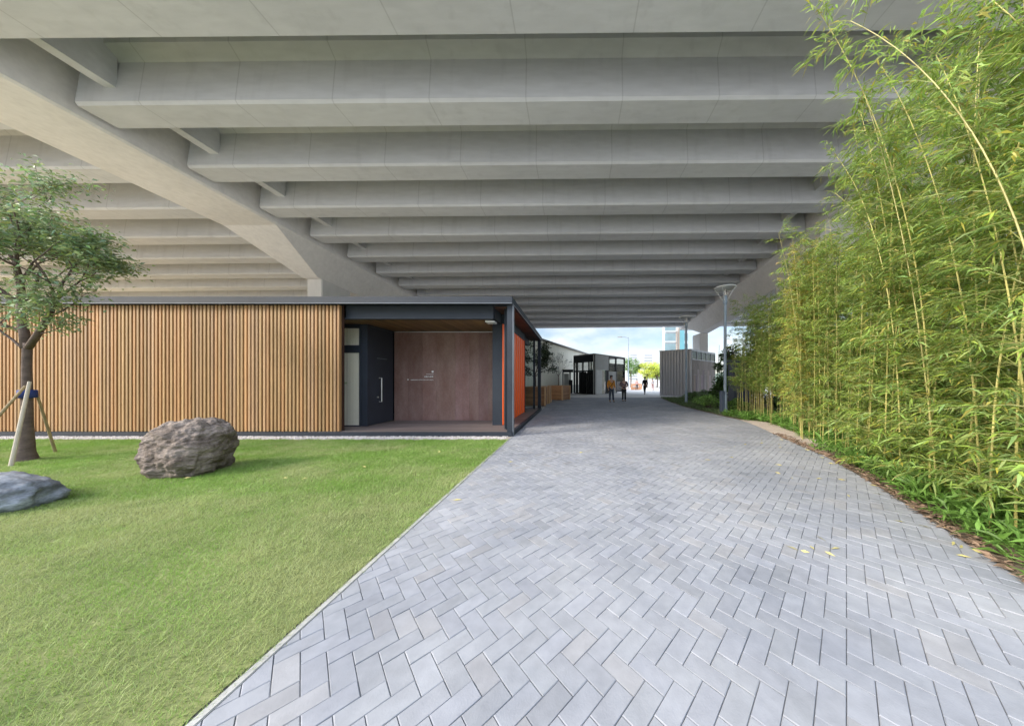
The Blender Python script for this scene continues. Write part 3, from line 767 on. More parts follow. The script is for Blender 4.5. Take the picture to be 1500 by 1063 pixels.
def lawn_tree():
    X, Y = -9.38, 4.68
    t = thing('lawn_tree', 'young spreading broadleaf tree propped by wooden stakes on the lawn', 'tree', (X, Y, 0))
    rng = random.Random(21); nr = np.random.default_rng(5)
    b = MB()
    b.tube([(X - .01, Y, -0.05), (X - .01, Y, 0.03), (X, Y, 0.16), (X + .01, Y, 0.6), (X + .02, Y, 1.15), (X + 0.01, Y, 1.6), (X + .02, Y, 1.92), (X + .02, Y, 2.02)],
           [0.150, 0.115, 0.082, 0.059, 0.050, 0.046, 0.045, 0.038], 14)
    lp = []
    # two leaders: left one upright, right one leaning out to the right
    Lf = [Vector((X, Y, 1.93)), Vector((X - 0.07, Y + 0.02, 2.2)), Vector((X - 0.16, Y + 0.03, 2.5)), Vector((X - 0.19, Y + 0.05, 2.72))]
    b.tube(Lf, [0.055, 0.050, 0.046, 0.042], 10)
    Rg = [Vector((X + 0.03, Y, 1.93)), Vector((X + 0.28, Y - 0.04, 2.17)), Vector((X + 0.50, Y - 0.06, 2.47)), Vector((X + 0.60, Y - 0.05, 2.74))]
    b.tube(Rg, [0.042, 0.038, 0.034, 0.030], 10)
    st = []
    top = Lf[-1]
    for d, L, r, lv in (((-0.9, 0.1, 0.55), 0.95, 0.032, 3), ((0.25, 0.25, 0.9), 0.85, 0.036, 3), ((0.70, -0.45, 0.75), 0.75, 0.03, 3), ((-0.5, -0.6, 0.8), 0.8, 0.026, 3), ((-0.2, 0.8, 0.7), 0.8, 0.026, 3), ((-0.05, 0.0, 1.0), 1.0, 0.03, 3)):
        st.append((top.copy(), Vector(d), L, r, lv))
    st.append((Lf[1].copy(), Vector((-0.9, 0.1, 0.35)), 0.8, 0.022, 2))
    st.append((Lf[2].copy(), Vector((0.8, -0.3, 0.3)), 0.6, 0.015, 2))
    top = Rg[-1]
    for d, L, r, lv in (((0.7, -0.15, 0.65), 0.50, 0.022, 3), ((-0.25, 0.3, 0.95), 0.75, 0.022, 3), ((0.3, -0.5, 0.85), 0.65, 0.02, 3)):
        st.append((top.copy(), Vector(d), L, r, lv))
    st.append((Rg[2].copy(), Vector((0.85, -0.1, 0.30)), 0.55, 0.013, 2))
    st.append((Rg[1].copy(), Vector((0.9, -0.2, 0.12)), 0.42, 0.010, 1))
    st.append((Vector((X, Y, 1.9)), Vector((-0.85, -0.1, 0.45)), 0.7, 0.02, 2))
    branch_tree(rng, None, None, 3, lp, b, st)
    b.build('trunk', M['bark'], t, smooth=True)
    lp = [q for q in lp if ((q[0].x - X + .1) / 1.38) ** 2 + ((q[0].y - Y + .1) / 0.95) ** 2 < 1]
    V, Q, c = crown_leaves(lp, 14, 0.080, 0.034, nr, jitter=0.11)
    quads_obj('crown', V, Q, M['leaf'], t, tint=c)
    tb = MB(); tb.lathe((X + 0.022, Y, 1.08), [(0.075, 0), (0.088, 0.005), (0.086, 0.07), (0.084, 0.135), (0.07, 0.14)], 18); tb.build('tie_band', M['cloth_blue'], t, smooth=True)
    # stakes
    for lab, a, e, r, m in (('pale stripped wooden stake leaning on the tree from the camera side', (-8.99, 4.36, -0.02), (-9.16, 4.60, 1.36), 0.021, 'pole_pale'),
                            ('brown wooden stake leaning on the tree from the left', (-9.92, 4.36, -0.02), (-9.20, 4.585, 1.29), 0.018, 'pole'),
                            ('dark wooden stake behind the tree reaching down to the right', (-9.89, 5.22, -0.02), (-9.37, 4.775, 1.10), 0.017, 'pole')):
        s = MB(); a = Vector(a); e = Vector(e)
        s.tube([a, a.lerp(e, .3), a.lerp(e, .7), e], [r * 1.12, r * 1.02, r, r * .88], 10)
        tag(s.build('tree_stake', M[m], smooth=False), lab, 'stake', 'stakes propping the lawn tree')
lawn_tree()

def pot_tree(name, label, x, y, z0, trunk_h, seed, starts, per, leafm, Lf, Wf, jitter, bark='bark', tr=0.035):
    t = thing(name, label, 'tree', (x, y, z0)); rng = random.Random(seed); nr = np.random.default_rng(seed)
    b = MB(); b.tube([(x, y, z0 - 0.05), (x + .02, y, z0 + trunk_h * .5), (x, y, z0 + trunk_h)], [tr * 1.25, tr, tr * .85], 8)
    lp = []; st = [(Vector((x, y, z0 + trunk_h * f)), Vector(d), L, tr * .6, lv) for (f, d, L, lv) in starts]
    branch_tree(rng, None, None, 2, lp, b, st)
    b.build('trunk', M[bark], t, smooth=True)
    V, Q, c = crown_leaves(lp, per, Lf, Wf, nr, jitter)
    quads_obj('crown', V, Q, M[leafm], t, tint=c)
    return t

# ------------------------------------------------------------------ planters
def planter(label, x, y, rz, s=1.15, h=1.02):
    t = thing('planter', label, 'planter', (x, y, 0), 'timber planters beyond the pavilion', rz)
    r = random.Random(int(x * 100 + y))
    b = MB(); n = 8; bh = (h - 0.02) / n; e = s / 2
    for k in range(n):
        tt = r.uniform(0.82, 1.2); z0 = 0.02 + k * bh; z1 = z0 + bh - 0.006
        for a, c in (((-e, -e, z0), (e, -e + .03, z1)), ((-e, e - .03, z0), (e, e, z1)), ((-e, -e + .03, z0), (-e + .03, e - .03, z1)), ((e - .03, -e + .03, z0), (e, e - .03, z1))):
            b.box(a, c, (tt, tt, tt))
    b.build('boards', M['planter'], t, local=True)
    for sx in (-1, 1):
        for sy in (-1, 1):
            b = MB(); b.box((sx * e - .045 + sx * .006, sy * e - .045 + sy * .006, 0), (sx * e + .045 + sx * .006, sy * e + .045 + sy * .006, h + 0.004))
            b.build('corner_post', M['planter_trim'], t, local=True)
    b = MB()
    b.box((-e - .05, -e - .05, h + .005), (e + .05, -e + .05, h + .035)); b.box((-e - .05, e - .05, h + .005), (e + .05, e + .05, h + .035))
    b.box((-e - .05, -e + .05, h + .005), (-e + .05, e - .05, h + .035)); b.box((e - .05, -e + .05, h + .005), (e + .05, e - .05, h + .035))
    b.build('rim', M['planter_trim'], t, local=True)
    b = MB(); b.box((-e + .035, -e + .035, h - 0.2), (e - .035, e - .035, h - 0.06)); b.build('soil', M['earth'], t, local=True)
planter('cedar planter nearest the pavilion corner holding the dense dark tree', -2.16, 15.75, 0.0)
planter('cedar planter squeezed between two others with no tree', -2.02, 17.15, 0.0, 1.1)
planter('cedar planter turned at an angle holding the thin sparse tree', -1.06, 20.25, -0.46, 1.15)
pot_tree('planter_tree', 'dense dark green tree in the planter by the pavilion corner', -2.2, 15.75, 0.96, 0.85, 31,
         [(1, (0, 0, 1), 0.8, 3), (1, (0.7, 0.1, 0.6), 0.75, 3), (1, (-0.7, -0.2, 0.6), 0.75, 3), (.9, (0.2, -0.7, 0.5), 0.65, 3), (.9, (0.6, 0.6, 0.3), 0.65, 2), (0.8, (0.8, -0.3, 0.25), 0.55, 2), (0.75, (-.7, .3, .3), .5, 2)], 8, 'leaf_dark', 0.12, 0.055, 0.10)
pot_tree('planter_tree', 'thin sparse tree with reddish twigs in the angled planter', -1.12, 20.25, 0.96, 0.75, 44,
         [(1, (0, 0, 1), 0.75, 3), (1, (0.35, 0.1, 0.9), 0.7, 3), (1, (-0.35, -0.1, 0.9), 0.7, 3)], 1, 'leaf_dark', 0.09, 0.04, 0.06, tr=0.028)

# ------------------------------------------------------------------ lamps and cabinets
def lamp_post(x, y):
    t = thing('lamp_post', 'tall grey lamp post with disc head and junction box at its foot, beside the bamboo', 'lamp post', (x, y, 0), 'disc headed lamp posts along the path')
    b = MB(); b.lathe((x, y, 0), [(0.0, 0.0), (0.13, 0.0), (0.13, 0.03), (0.085, 0.04), (0.085, 0.75), (0.064, 0.80), (0.060, 2.6), (0.056, 4.78), (0.0, 4.78)], 18); b.build('pole', M['lamp'], t, smooth=False)
    b = MB(); b.lathe((x, y, 0), [(0.0, 4.66), (0.072, 4.66), (0.086, 4.72), (0.080, 4.98), (0.062, 5.02), (0.0, 5.02)], 18); b.build('collar', M['lamp'], t)
    for k in range(4):
        a = PI / 4 + k * PI / 2
        b = MB(); b.tube([(x + .07 * math.cos(a), y + .07 * math.sin(a), 4.80), (x + .10 * math.cos(a), y + .10 * math.sin(a), 4.86), (x + .39 * math.cos(a), y + .39 * math.sin(a), 5.33)], 0.011, 8); b.build('strut', M['lampwhite'], t)
    h = MB(); h.lathe((x, y, 5.33), [(0.0, 0.03), (0.33, 0.028), (0.385, 0.0), (0.425, 0.0), (0.432, 0.02), (0.42, 0.04), (0.25, 0.055), (0.0, 0.06)], 32); head = h.build('lamp_head', M['lampwhite'], t, smooth=True)
    l = MB(); l.lathe((x, y, 5.02), [(0.0, 0.30), (0.022, 0.29), (0.026, 0.10), (0.02, 0.0), (0.0, 0.0)], 16); l.build('lamp_lens', M['lampglass'], t, smooth=True)
    return t
LP = lamp_post(6.50, 11.7)
jb = MB(); jb.box((6.32, 11.62, 0.02), (6.445, 11.82, 0.93)); jb.box((6.31, 11.61, 0.93), (6.445, 11.83, 0.95)); jb.build('junction_box', M['boxblue'], LP, bevel=0.006)
L2 = dup(LP, (7.02, 17.0, 0), 0.6, 1.0, 'grey disc headed lamp post in front of the grey corrugated screen wall')
for c in list(L2.children):
    if c.name.startswith('junction_box'): bpy.data.objects.remove(c)

cab = thing('utility_cabinet', 'dark blue grey steel utility cabinet half hidden behind bamboo beside the lamp post', 'cabinet', (8.0, 13.2, 0))
MB().box((7.62, 12.95, 0.06), (8.34, 13.45, 2.30)).build('body', M['cabinet'], cab, bevel=0.01)
MB().box((7.57, 12.90, 2.305), (8.39, 13.50, 2.40)).build('top_cover', M['cabinet'], cab, bevel=0.01)
MB().box((7.66, 12.97, 0.0), (8.30, 13.43, 0.055)).build('base', M['kioskgrey'], cab)
MB().box((7.66, 12.935, 0.15), (7.97, 12.949, 2.2)).build('door', M['cabinet'], cab, bevel=0.004)
MB().box((7.99, 12.935, 0.15), (8.30, 12.949, 2.2)).build('door', M['cabinet'], cab, bevel=0.004)

sl = thing('street_lamp', 'slim grey street lamp with one arm standing far away by the street', 'street lamp', (9.45, 47.0, 0))
b = MB(); b.tube([(9.45, 47, 0), (9.45, 47, 1.0), (9.45, 47, 8.9)], [0.13, 0.10, 0.07], 10); b.build('pole', M['lamp'], sl)
b = MB(); b.tube([(9.45, 47, 8.82), (8.7, 47, 8.95), (8.35, 47, 8.95)], 0.05, 8); b.build('arm', M['lamp'], sl)
b = MB(); b.hexa([(7.55, 46.88, 8.90), (8.35, 46.85, 8.88), (8.35, 47.15, 8.88), (7.55, 47.12, 8.90)], [(7.6, 46.92, 8.98), (8.35, 46.88, 9.03), (8.35, 47.12, 9.03), (7.6, 47.08, 8.98)]); b.build('lamp_head', M['roofgrey'], sl)

# ------------------------------------------------------------------ grey corrugated screen wall on the right
K = (10.16, 23.5); KL = (7.9, 25.0); KR = (14.0, 27.0)
def unit(a, c):
    dx, dy = c[0] - a[0], c[1] - a[1]; L = math.hypot(dx, dy); return (dx / L, dy / L), L
def build_screen():
    t = thing('screen_wall', 'tall grey corrugated metal screen wall with a glazed strip, right of the path', 'screen wall', (K[0], K[1], 0))
    H = 4.07
    (u, L) = unit(KL, K); v = (-u[1], u[0])      # v points away from the camera
    b = MB(); n = 11; s = 0.0
    for k in range(n):
        w = L / n
        b.obox((KL[0] + u[0] * k * w, KL[1] + u[1] * k * w), u, v, w * 0.55, 0.03, 0.02, H, (1, 1, 1))
        b.obox((KL[0] + u[0] * (k + .55) * w - v[0] * .13, KL[1] + u[1] * (k + .55) * w - v[1] * .13), u, v, w * 0.45, 0.16, 0.02, H, (1, 1, 1))
    b.build('corrugated_sheet', M['corr'], t)
    b = MB(); b.obox((KL[0] - v[0] * .15, KL[1] - v[1] * .15), u, v, L, 0.20, H + .002, H + 0.06); b.build('capping', M['corr'], t)
    (u, L) = unit(K, KR); v = (-u[1], u[0])
    b = MB(); n = 14; r = random.Random(3)
    for k in range(n):
        w = L / n; tt = r.uniform(0.6, 1.35); col = (tt, tt * r.uniform(.9, 1.05), tt * r.uniform(.85, 1.15))
        b.obox((K[0] + u[0] * (k * w + 0.08), K[1] + u[1] * (k * w + .08)), u, v, w - 0.012, 0.06, 0.02, 1.9 if k % 3 else 2.4, col)
        tt = r.uniform(0.8, 1.1)
        b.obox((K[0] + u[0] * (k * w + 0.08), K[1] + u[1] * (k * w + .08)), u, v, w - 0.012, 0.06, 1.91 if k % 3 else 2.41, 3.22, (tt, tt, tt))
    b.build('panelling', M['poster'], t)
    b = MB()
    b.obox((K[0] - v[0] * .03, K[1] - v[1] * .03), u, v, L, 0.12, 3.225, 3.29); b.obox((K[0] - v[0] * .03, K[1] - v[1] * .03), u, v, L, 0.12, 3.98, H + .06)
    for k in range(6):
        b.obox((K[0] + u[0] * (L - .06) * k / 5 - v[0] * .028, K[1] + u[1] * (L - .06) * k / 5 - v[1] * .028), u, v, 0.06, 0.11, 3.291, 3.979)
    b.build('window_frame', M['corr'], t)
    b = MB(); b.obox((K[0] + v[0] * .02, K[1] + v[1] * .02), u, v, L, 0.01, 3.292, 3.978); b.build('window_glass', M['glass'], t)
build_screen()

# ------------------------------------------------------------------ white gallery building and black-framed kiosk
def build_gallery():
    a = (-5.1, 13.4); e = (0.55, 29.0)
    a = (-4.9, 20.75); e = (2.2, 40.3)
    (u, L) = unit(a, e); v = (-u[1], u[0])
    t = thing('gallery_building', 'long cream walled low building with a thin grey roof edge behind the planters', 'building', (a[0], a[1], 0))
    b = MB(); n = int(L / 0.5)
    for k in range(n):
        w = L / n; b.obox((a[0] + u[0] * k * w, a[1] + u[1] * k * w), u, v, w - 0.012, 0.1, 0.0, 5.20)
    b.build('wall', M['cream'], t)
    b = MB(); b.obox((a[0] + v[0] * .105, a[1] + v[1] * .105), u, v, L - .05, 7.0, 0.0, 5.18); b.build('body', M['cream'], t)
    b = MB(); b.obox((a[0] - v[0] * .25 - u[0] * .2, a[1] - v[1] * .25 - u[1] * .2), u, v, L + .3, 7.6, 5.205, 5.36); b.build('roof', M['roofgrey'], t, bevel=0.01)
    b = MB(); b.obox((a[0] - v[0] * .02, a[1] - v[1] * .02), u, v, L, 0.018, 0.0, 0.9); b.build('base_panel', mat('dull_green_panel', (0.30, 0.32, 0.27), 0.7, vary=0.1), t)
build_gallery()

def build_kiosk():
    C = (2.15, 28.0); A = (0.0, 30.5); B = (6.25, 33.0)
    t = thing('kiosk', 'black framed kiosk with lattice windows and grey concrete side in the distance', 'kiosk', (C[0], C[1], 0))
    H = 4.1
    (u, L) = unit(A, C); v = (-u[1], u[0])
    def pt(s, off=0.0): return (A[0] + u[0] * s + v[0] * off, A[1] + u[1] * s + v[1] * off)
    b = MB()
    b.obox(pt(0), u, v, L, 0.12, 3.36, H)                       # top band
    b.obox(pt(0), u, v, L, 0.12, 0.0, 0.12)
    b.obox(pt(0), u, v, L, 0.12, 2.35, 2.52)
    for s, w in ((0, .14), (0.42, .22), (1.42, .14), (2.35, .16), (2.72, .12), (L - .28, .28)):
        b.obox(pt(s), u, v, w, 0.118, 0.121, 3.359)
    b.build('dark_frame', M['blackm'], t)
    b = MB()
    for s0, s1, z0, z1 in ((0.64, 1.42, 2.53, 3.35), (1.56, 2.35, 2.53, 3.35), (.15, .41, 2.53, 3.35), (2.52, 2.71, 2.53, 3.35), (2.85, 3.0, 2.53, 3.35)):
        k = s0
        while k < s1: b.obox(pt(k, .03), u, v, 0.025, 0.03, z0, z1); k += 0.13
        z = z0 + .08
        while z < z1: b.obox(pt(s0, .065), u, v, s1 - s0, 0.02, z, z + .025); z += 0.13
    b.build('lattice', M['blackm'], t)
    b = MB(); k = .15; r = random.Random(8)
    while k < L - .3:
        if r.random() < .8: b.obox(pt(k, .04), u, v, 0.085, 0.03, 0.13, 2.34)
        k += 0.1
    b.build('slatted_door', M['blackm'], t)
    b = MB(); b.obox(pt(0.1, 0.9), u, v, L - .3, 0.06, 0.0, 2.3); b.build('inner_wall', M['kioskgrey'], t)
    # concrete side
    (u2, L2_) = unit(C, B); v2 = (-u2[1], u2[0])
    def q(s, off=0.0): return (C[0] + u2[0] * s + v2[0] * off, C[1] + u2[1] * s + v2[1] * off)
    b = MB(); b.obox(q(0.005), u2, v2, 2.75, 0.15, 2.55, H); b.obox(q(0.005), u2, v2, 0.35, 0.15, 0, 2.549); b.build('concrete_panel', M['kioskgrey'], t)
    b = MB(); b.obox(q(.37, .03), u2, v2, 0.75, 0.08, 0.0, 2.545); b.obox(q(1.13, .03), u2, v2, .35, 0.08, 0.0, 2.545); b.build('pale_panel', M['kioskpale'], t)
    b = MB(); b.obox(q(1.5, .10), u2, v2, 0.62, 0.3, 0.0, 2.5); b.build('display_shelf', M['shelf'], t)
    b = MB(); b.obox(q(2.13, .02), u2, v2, 0.62, 0.06, 0.0, 2.545); b.build('door', M['blackm'], t)
    b = MB(); b.obox(q(2.76, .0), u2, v2, 1.75, 0.12, 0.0, 2.45); b.build('grey_panel', M['kioskgrey'], t)
    b = MB()
    for s in (2.76, 4.3, L2_ - .16): b.obox(q(s, -.01), u2, v2, .15, .16, 0.0 if s > 2.8 else 2.56, H)
    b.obox(q(2.92, 0), u2, v2, L2_ - 2.92, .14, H - .14, H - .002); b.obox(q(4.46, 0), u2, v2, L2_ - 4.62, .1, 2.0, 2.08)
    b.build('glazing_frame', M['blackm'], t)
    b = MB()
    for k in range(5): b.obox(q(2.92, .03), u2, v2, L2_ - 3.08, .05, 3.38 + k * .115, 3.42 + k * .115)
    b.build('louvre', M['kioskgrey'], t)
    b = MB(); k = 2.95
    while k < L2_ - .2: b.obox(q(k, .05), u2, v2, .025, .03, 2.5, 3.36); k += .22
    z = 2.6
    while z < 3.36: b.obox(q(2.92, .085), u2, v2, L2_ - 3.1, .02, z, z + .025); z += .2
    b.build('lattice', M['roofgrey'], t)
    b = MB(); b.obox(q(2.92, .12), u2, v2, L2_ - 3.1, .01, 0.1, 3.36); b.build('glass_pane', M['glass'], t)
    b = MB(); ps = [C, B, (A[0] + B[0] - C[0], A[1] + B[1] - C[1]), A]
    b.hexa([(x, y, H + .003) for x, y in ps], [(x, y, H + .12) for x, y in ps]); b.build('roof', M['roofgrey'], t)
    # low black pergola joined to the left end
    b = MB(); b.box((-1.22, 30.2, 2.35), (-0.02, 30.5, 2.65)); b.box((-1.22, 30.2, 0), (-1.10, 30.33, 2.349)); b.box((-.45, 30.2, 0), (-.3, 30.35, 2.349)); b.box((-1.0, 30.6, 0), (-.1, 30.7, 1.5)); b.build('pergola', M['blackm'], t)
    MB().box((-1.05, 30.45, 0.2), (-.5, 30.50, 2.2)).build('grey_banner', M['kioskgrey'], t)
build_kiosk()

# ------------------------------------------------------------------ distant buildings, hills, trees
def tower():
    x0, x1, y0, y1 = 26.6, 33.6, 80.0, 81.6
    t = thing('apartment_tower', 'tall pale glazed tower with teal and brown panels behind the screen wall', 'building', ((x0 + x1) / 2, y0, 0))
    MB().box((x0, y0, 0), (x1, y1, 34)).build('wall', M['tower'], t)
    for k in range(11):
        z = 1.2 + k * 3.0
        b = MB(); b.box((x0 + .2, y0 - .06, z), (x0 + 3.3, y0 - .02, z + 2.1)); b.build('window', M['tower_glass'], t)
        b = MB(); b.box((x0 + .1, y0 - .35, z - .5), (x0 + 3.4, y0 - .005, z - .3)); b.build('balcony', M['tower'], t)
        b = MB(); b.box((x1 - 1.15, y0 - .06, z), (x1 - .1, y0 - .02, z + 2.1)); b.build('window', M['tower_glass'], t)
    MB().box((x1 - 2.6, y0 - .5, 0), (x1 - 1.3, y0 - .003, 18.5)).build('teal_panel', M['tower_teal'], t)
    MB().box((x0 + 4.05, y0 - .4, 0), (x0 + 4.35, y0 - .003, 17.0)).build('brown_fin', M['tower_brown'], t)
    MB().box((x0 + 3.5, y0 - .4, 0), (x0 + 3.75, y0 - .003, 16.0)).build('brown_fin', M['tower_brown'], t)
tower()
def far_block(label, x, y, w, h, dpt=18):
    t = thing('distant_block', label, 'building', (x, y, 0), 'pale blocks on the skyline')
    MB().box((x - w / 2, y, 0), (x + w / 2, y + dpt, h)).build('wall', M['far_wall'], t)
    b = MB(); z = 4
    while z < h - 4:
        b.box((x - w / 2 + 1.5, y - .2, z), (x + w / 2 - 1.5, y - .02, z + 1.6)); z += 4
    b.build('window_band', M['far_win'], t)
far_block('slim pale tower far away just right of the street lamp', 115, 420, 15, 46)
far_block('wider pale block on the skyline left of the hills', 88, 400, 20, 31)
far_block('tallest hazy tower above the yellow street trees', 101, 460, 14, 52)
far_block('pale block closest to the grey screen wall on the skyline', 138, 470, 22, 34)
far_block('long pale low block at the end of the street', 105, 300, 60, 13)
def hills():
    rng = random.Random(2); vs = []; fs = []; n = 120; m = 6
    for i in range(n + 1):
        x = -900 + 2000 * i / n
        h = 60 + 55 * noise.noise(Vector((x * 0.0035, 1.7, 0))) + 14 * noise.noise(Vector((x * 0.015, 4.2, 0)))
        h += 55 * math.exp(-((x - 330) / 95) ** 2) + 34 * math.exp(-((x - 215) / 60) ** 2)
        for j in range(m + 1):
            f = j / m; vs.append((x, 1150 + 420 * f + 18 * noise.noise(Vector((x * .02, j, 0))), h * math.sin(f * PI / 2) ** 0.9 - 1))
    for i in range(n):
        for j in range(m):
            a = i * (m + 1) + j; fs.append([a, a + m + 1, a + m + 2, a + 1])
    b = MB(); b._add(vs, fs); structure(b.build('hills', M['hill'], smooth=True))
hills()

def street_tree(label, x, y, h, r, tintc, seed, n=2600):
    t = thing('street_tree', label, 'tree', (x, y, 0), 'trees along the far street')
    nr = np.random.default_rng(seed); rr = random.Random(seed)
    b = MB(); b.tube([(x, y, -.05), (x + .05, y, h * .3), (x, y, h * .6)], [.16, .12, .08], 8)
    for k in range(7):
        a = rr.uniform(0, 2 * PI); b.tube([(x, y, h * rr.uniform(.3, .55)), (x + r * .55 * math.cos(a), y + r * .55 * math.sin(a), h * rr.uniform(.6, .85))], [.06, .02], 5)
    b.build('trunk', M['bark'], t)
    cl = []
    for k in range(26):
        v = nr.normal(size=3); v /= np.linalg.norm(v); f = nr.random() ** .4
        cl.append((x + v[0] * r * f * .85, y + v[1] * r * f * .85, h * .66 + v[2] * h * .30 * f, r * (.22 + .2 * nr.random())))
    P = []
    for k in range(n):
        c = cl[int(nr.integers(len(cl)))]; v = nr.normal(size=3); v /= np.linalg.norm(v); v *= c[3] * (nr.random() ** .4)
        P.append((c[0] + v[0], c[1] + v[1], c[2] + v[2] * .8))
    D = nr.normal(size=(n, 3)); D[:, 2] *= .5
    V, Q = leaf_arrays(P, D, .30 * (.7 + .6 * nr.random(n)), .16, nr, .1)
    tt = np.array([tintc]) * (.65 + .7 * nr.random((n, 1)))
    quads_obj('crown', V, Q, M['leaf'], t, tint=np.repeat(tt, 5, axis=0))
street_tree('dark green rounded tree at the far end of the street left', 12.6, 60, 6.8, 2.6, (.75, .9, .7), 61)
street_tree('yellow green tree in the middle of the far street row', 15.6, 58, 5.6, 2.4, (2.6, 2.0, .9), 62)
street_tree('broad light green tree behind the dark walking figure', 18.4, 60, 5.5, 2.3, (2.2, 1.8, .9), 63)
street_tree('low deep green tree beside the grey screen wall corner', 20.4, 64, 4.6, 2.0, (1.2, 1.2, .8), 64)
# trees under and beyond the viaduct behind the bamboo
street_tree('large dark tree behind the bamboo beyond the utility cabinet', 14.5, 19.5, 5.2, 2.2, (.6, .75, .6), 65, 3200)
street_tree('dark leafy tree behind the middle of the bamboo hedge', 16.0, 14.5, 5.2, 2.4, (.6, .8, .6), 66, 3200)
street_tree('dense tree hidden behind the leafy right end of the hedge', 12.5, 8.5, 5.6, 2.4, (.7, .85, .6), 67, 3200)

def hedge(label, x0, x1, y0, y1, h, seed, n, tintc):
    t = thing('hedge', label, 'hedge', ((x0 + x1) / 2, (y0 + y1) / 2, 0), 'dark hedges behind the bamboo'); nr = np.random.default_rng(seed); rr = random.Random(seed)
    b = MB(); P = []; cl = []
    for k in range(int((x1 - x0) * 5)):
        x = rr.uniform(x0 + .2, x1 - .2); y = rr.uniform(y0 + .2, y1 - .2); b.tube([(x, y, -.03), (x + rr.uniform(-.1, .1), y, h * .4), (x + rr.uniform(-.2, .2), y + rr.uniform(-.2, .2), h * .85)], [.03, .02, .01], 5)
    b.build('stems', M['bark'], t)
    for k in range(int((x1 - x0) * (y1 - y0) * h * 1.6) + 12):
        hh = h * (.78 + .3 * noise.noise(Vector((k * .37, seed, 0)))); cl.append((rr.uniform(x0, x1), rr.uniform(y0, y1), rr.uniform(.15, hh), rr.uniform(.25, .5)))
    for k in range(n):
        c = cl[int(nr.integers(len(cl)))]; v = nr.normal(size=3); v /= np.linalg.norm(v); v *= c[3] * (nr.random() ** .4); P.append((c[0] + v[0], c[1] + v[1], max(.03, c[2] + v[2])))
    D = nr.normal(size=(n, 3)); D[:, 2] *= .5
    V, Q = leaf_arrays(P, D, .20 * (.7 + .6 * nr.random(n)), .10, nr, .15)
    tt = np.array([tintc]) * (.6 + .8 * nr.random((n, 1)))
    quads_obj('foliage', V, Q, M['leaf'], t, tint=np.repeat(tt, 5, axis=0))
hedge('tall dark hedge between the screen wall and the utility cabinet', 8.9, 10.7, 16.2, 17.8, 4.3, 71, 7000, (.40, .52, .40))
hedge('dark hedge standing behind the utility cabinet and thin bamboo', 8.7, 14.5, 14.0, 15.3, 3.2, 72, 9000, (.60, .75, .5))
hedge('shaded hedge behind the sunlit-coloured bamboo clump', 8.4, 13.5, 9.6, 10.8, 3.4, 73, 9000, (.62, .8, .5))
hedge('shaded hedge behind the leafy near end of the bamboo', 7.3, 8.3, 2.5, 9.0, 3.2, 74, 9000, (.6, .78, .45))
def barrier(label, x, y, m):
    t = thing('traffic_barrier', label, 'barrier', (x, y, 0), 'plastic barriers on the far street')
    b = MB(); b.hexa([(x - .75, y - .25, 0), (x + .75, y - .25, 0), (x + .75, y + .25, 0), (x - .75, y + .25, 0)], [(x - .7, y - .1, .95), (x + .7, y - .1, .95), (x + .7, y + .1, .95), (x - .7, y + .1, .95)])
    b.build('body', M[m], t, bevel=.03)
    MB().box((x - .5, y - .235, .45), (x + .5, y - .18, .6)).build('reflector', M['barrier_w' if m == 'barrier_o' else 'barrier_o'], t)
barrier('orange plastic road barrier left of the dark walking figure', 9.9, 43.5, 'barrier_o')
barrier('white plastic road barrier standing between two orange ones', 8.2, 44.5, 'barrier_w')
barrier('orange plastic road barrier nearest the street lamp pole', 10.9, 46.5, 'barrier_o')
b = None

# ------------------------------------------------------------------ people
def skin_obj(name, pts, edges, radii, m, parent, root=0, sub=2):
    me = bpy.data.meshes.new(name); me.from_pydata([tuple(p) for p in pts], edges, [])
    o = bpy.data.objects.new(name, me); COL.objects.link(o)
    md = o.modifiers.new('skin', 'SKIN'); md.use_smooth_shade = True
    sv = me.skin_vertices[0].data
    for i, r in enumerate(radii):
        sv[i].radius = r if hasattr(r, '__len__') else (r, r)
        sv[i].use_root = (i == root)
    o.modifiers.new('sub', 'SUBSURF').levels = sub
    bpy.context.view_layer.update()
    nm = bpy.data.meshes.new_from_object(o.evaluated_get(bpy.context.evaluated_depsgraph_get()))
    bpy.data.objects.remove(o); bpy.data.meshes.remove(me)
    nm.name = name; nm.materials.clear(); nm.materials.append(m)
    nm.polygons.foreach_set('use_smooth', [True] * len(nm.polygons))
    r_ = bpy.data.objects.new(name, nm); COL.objects.link(r_); r_.parent = parent
    return r_

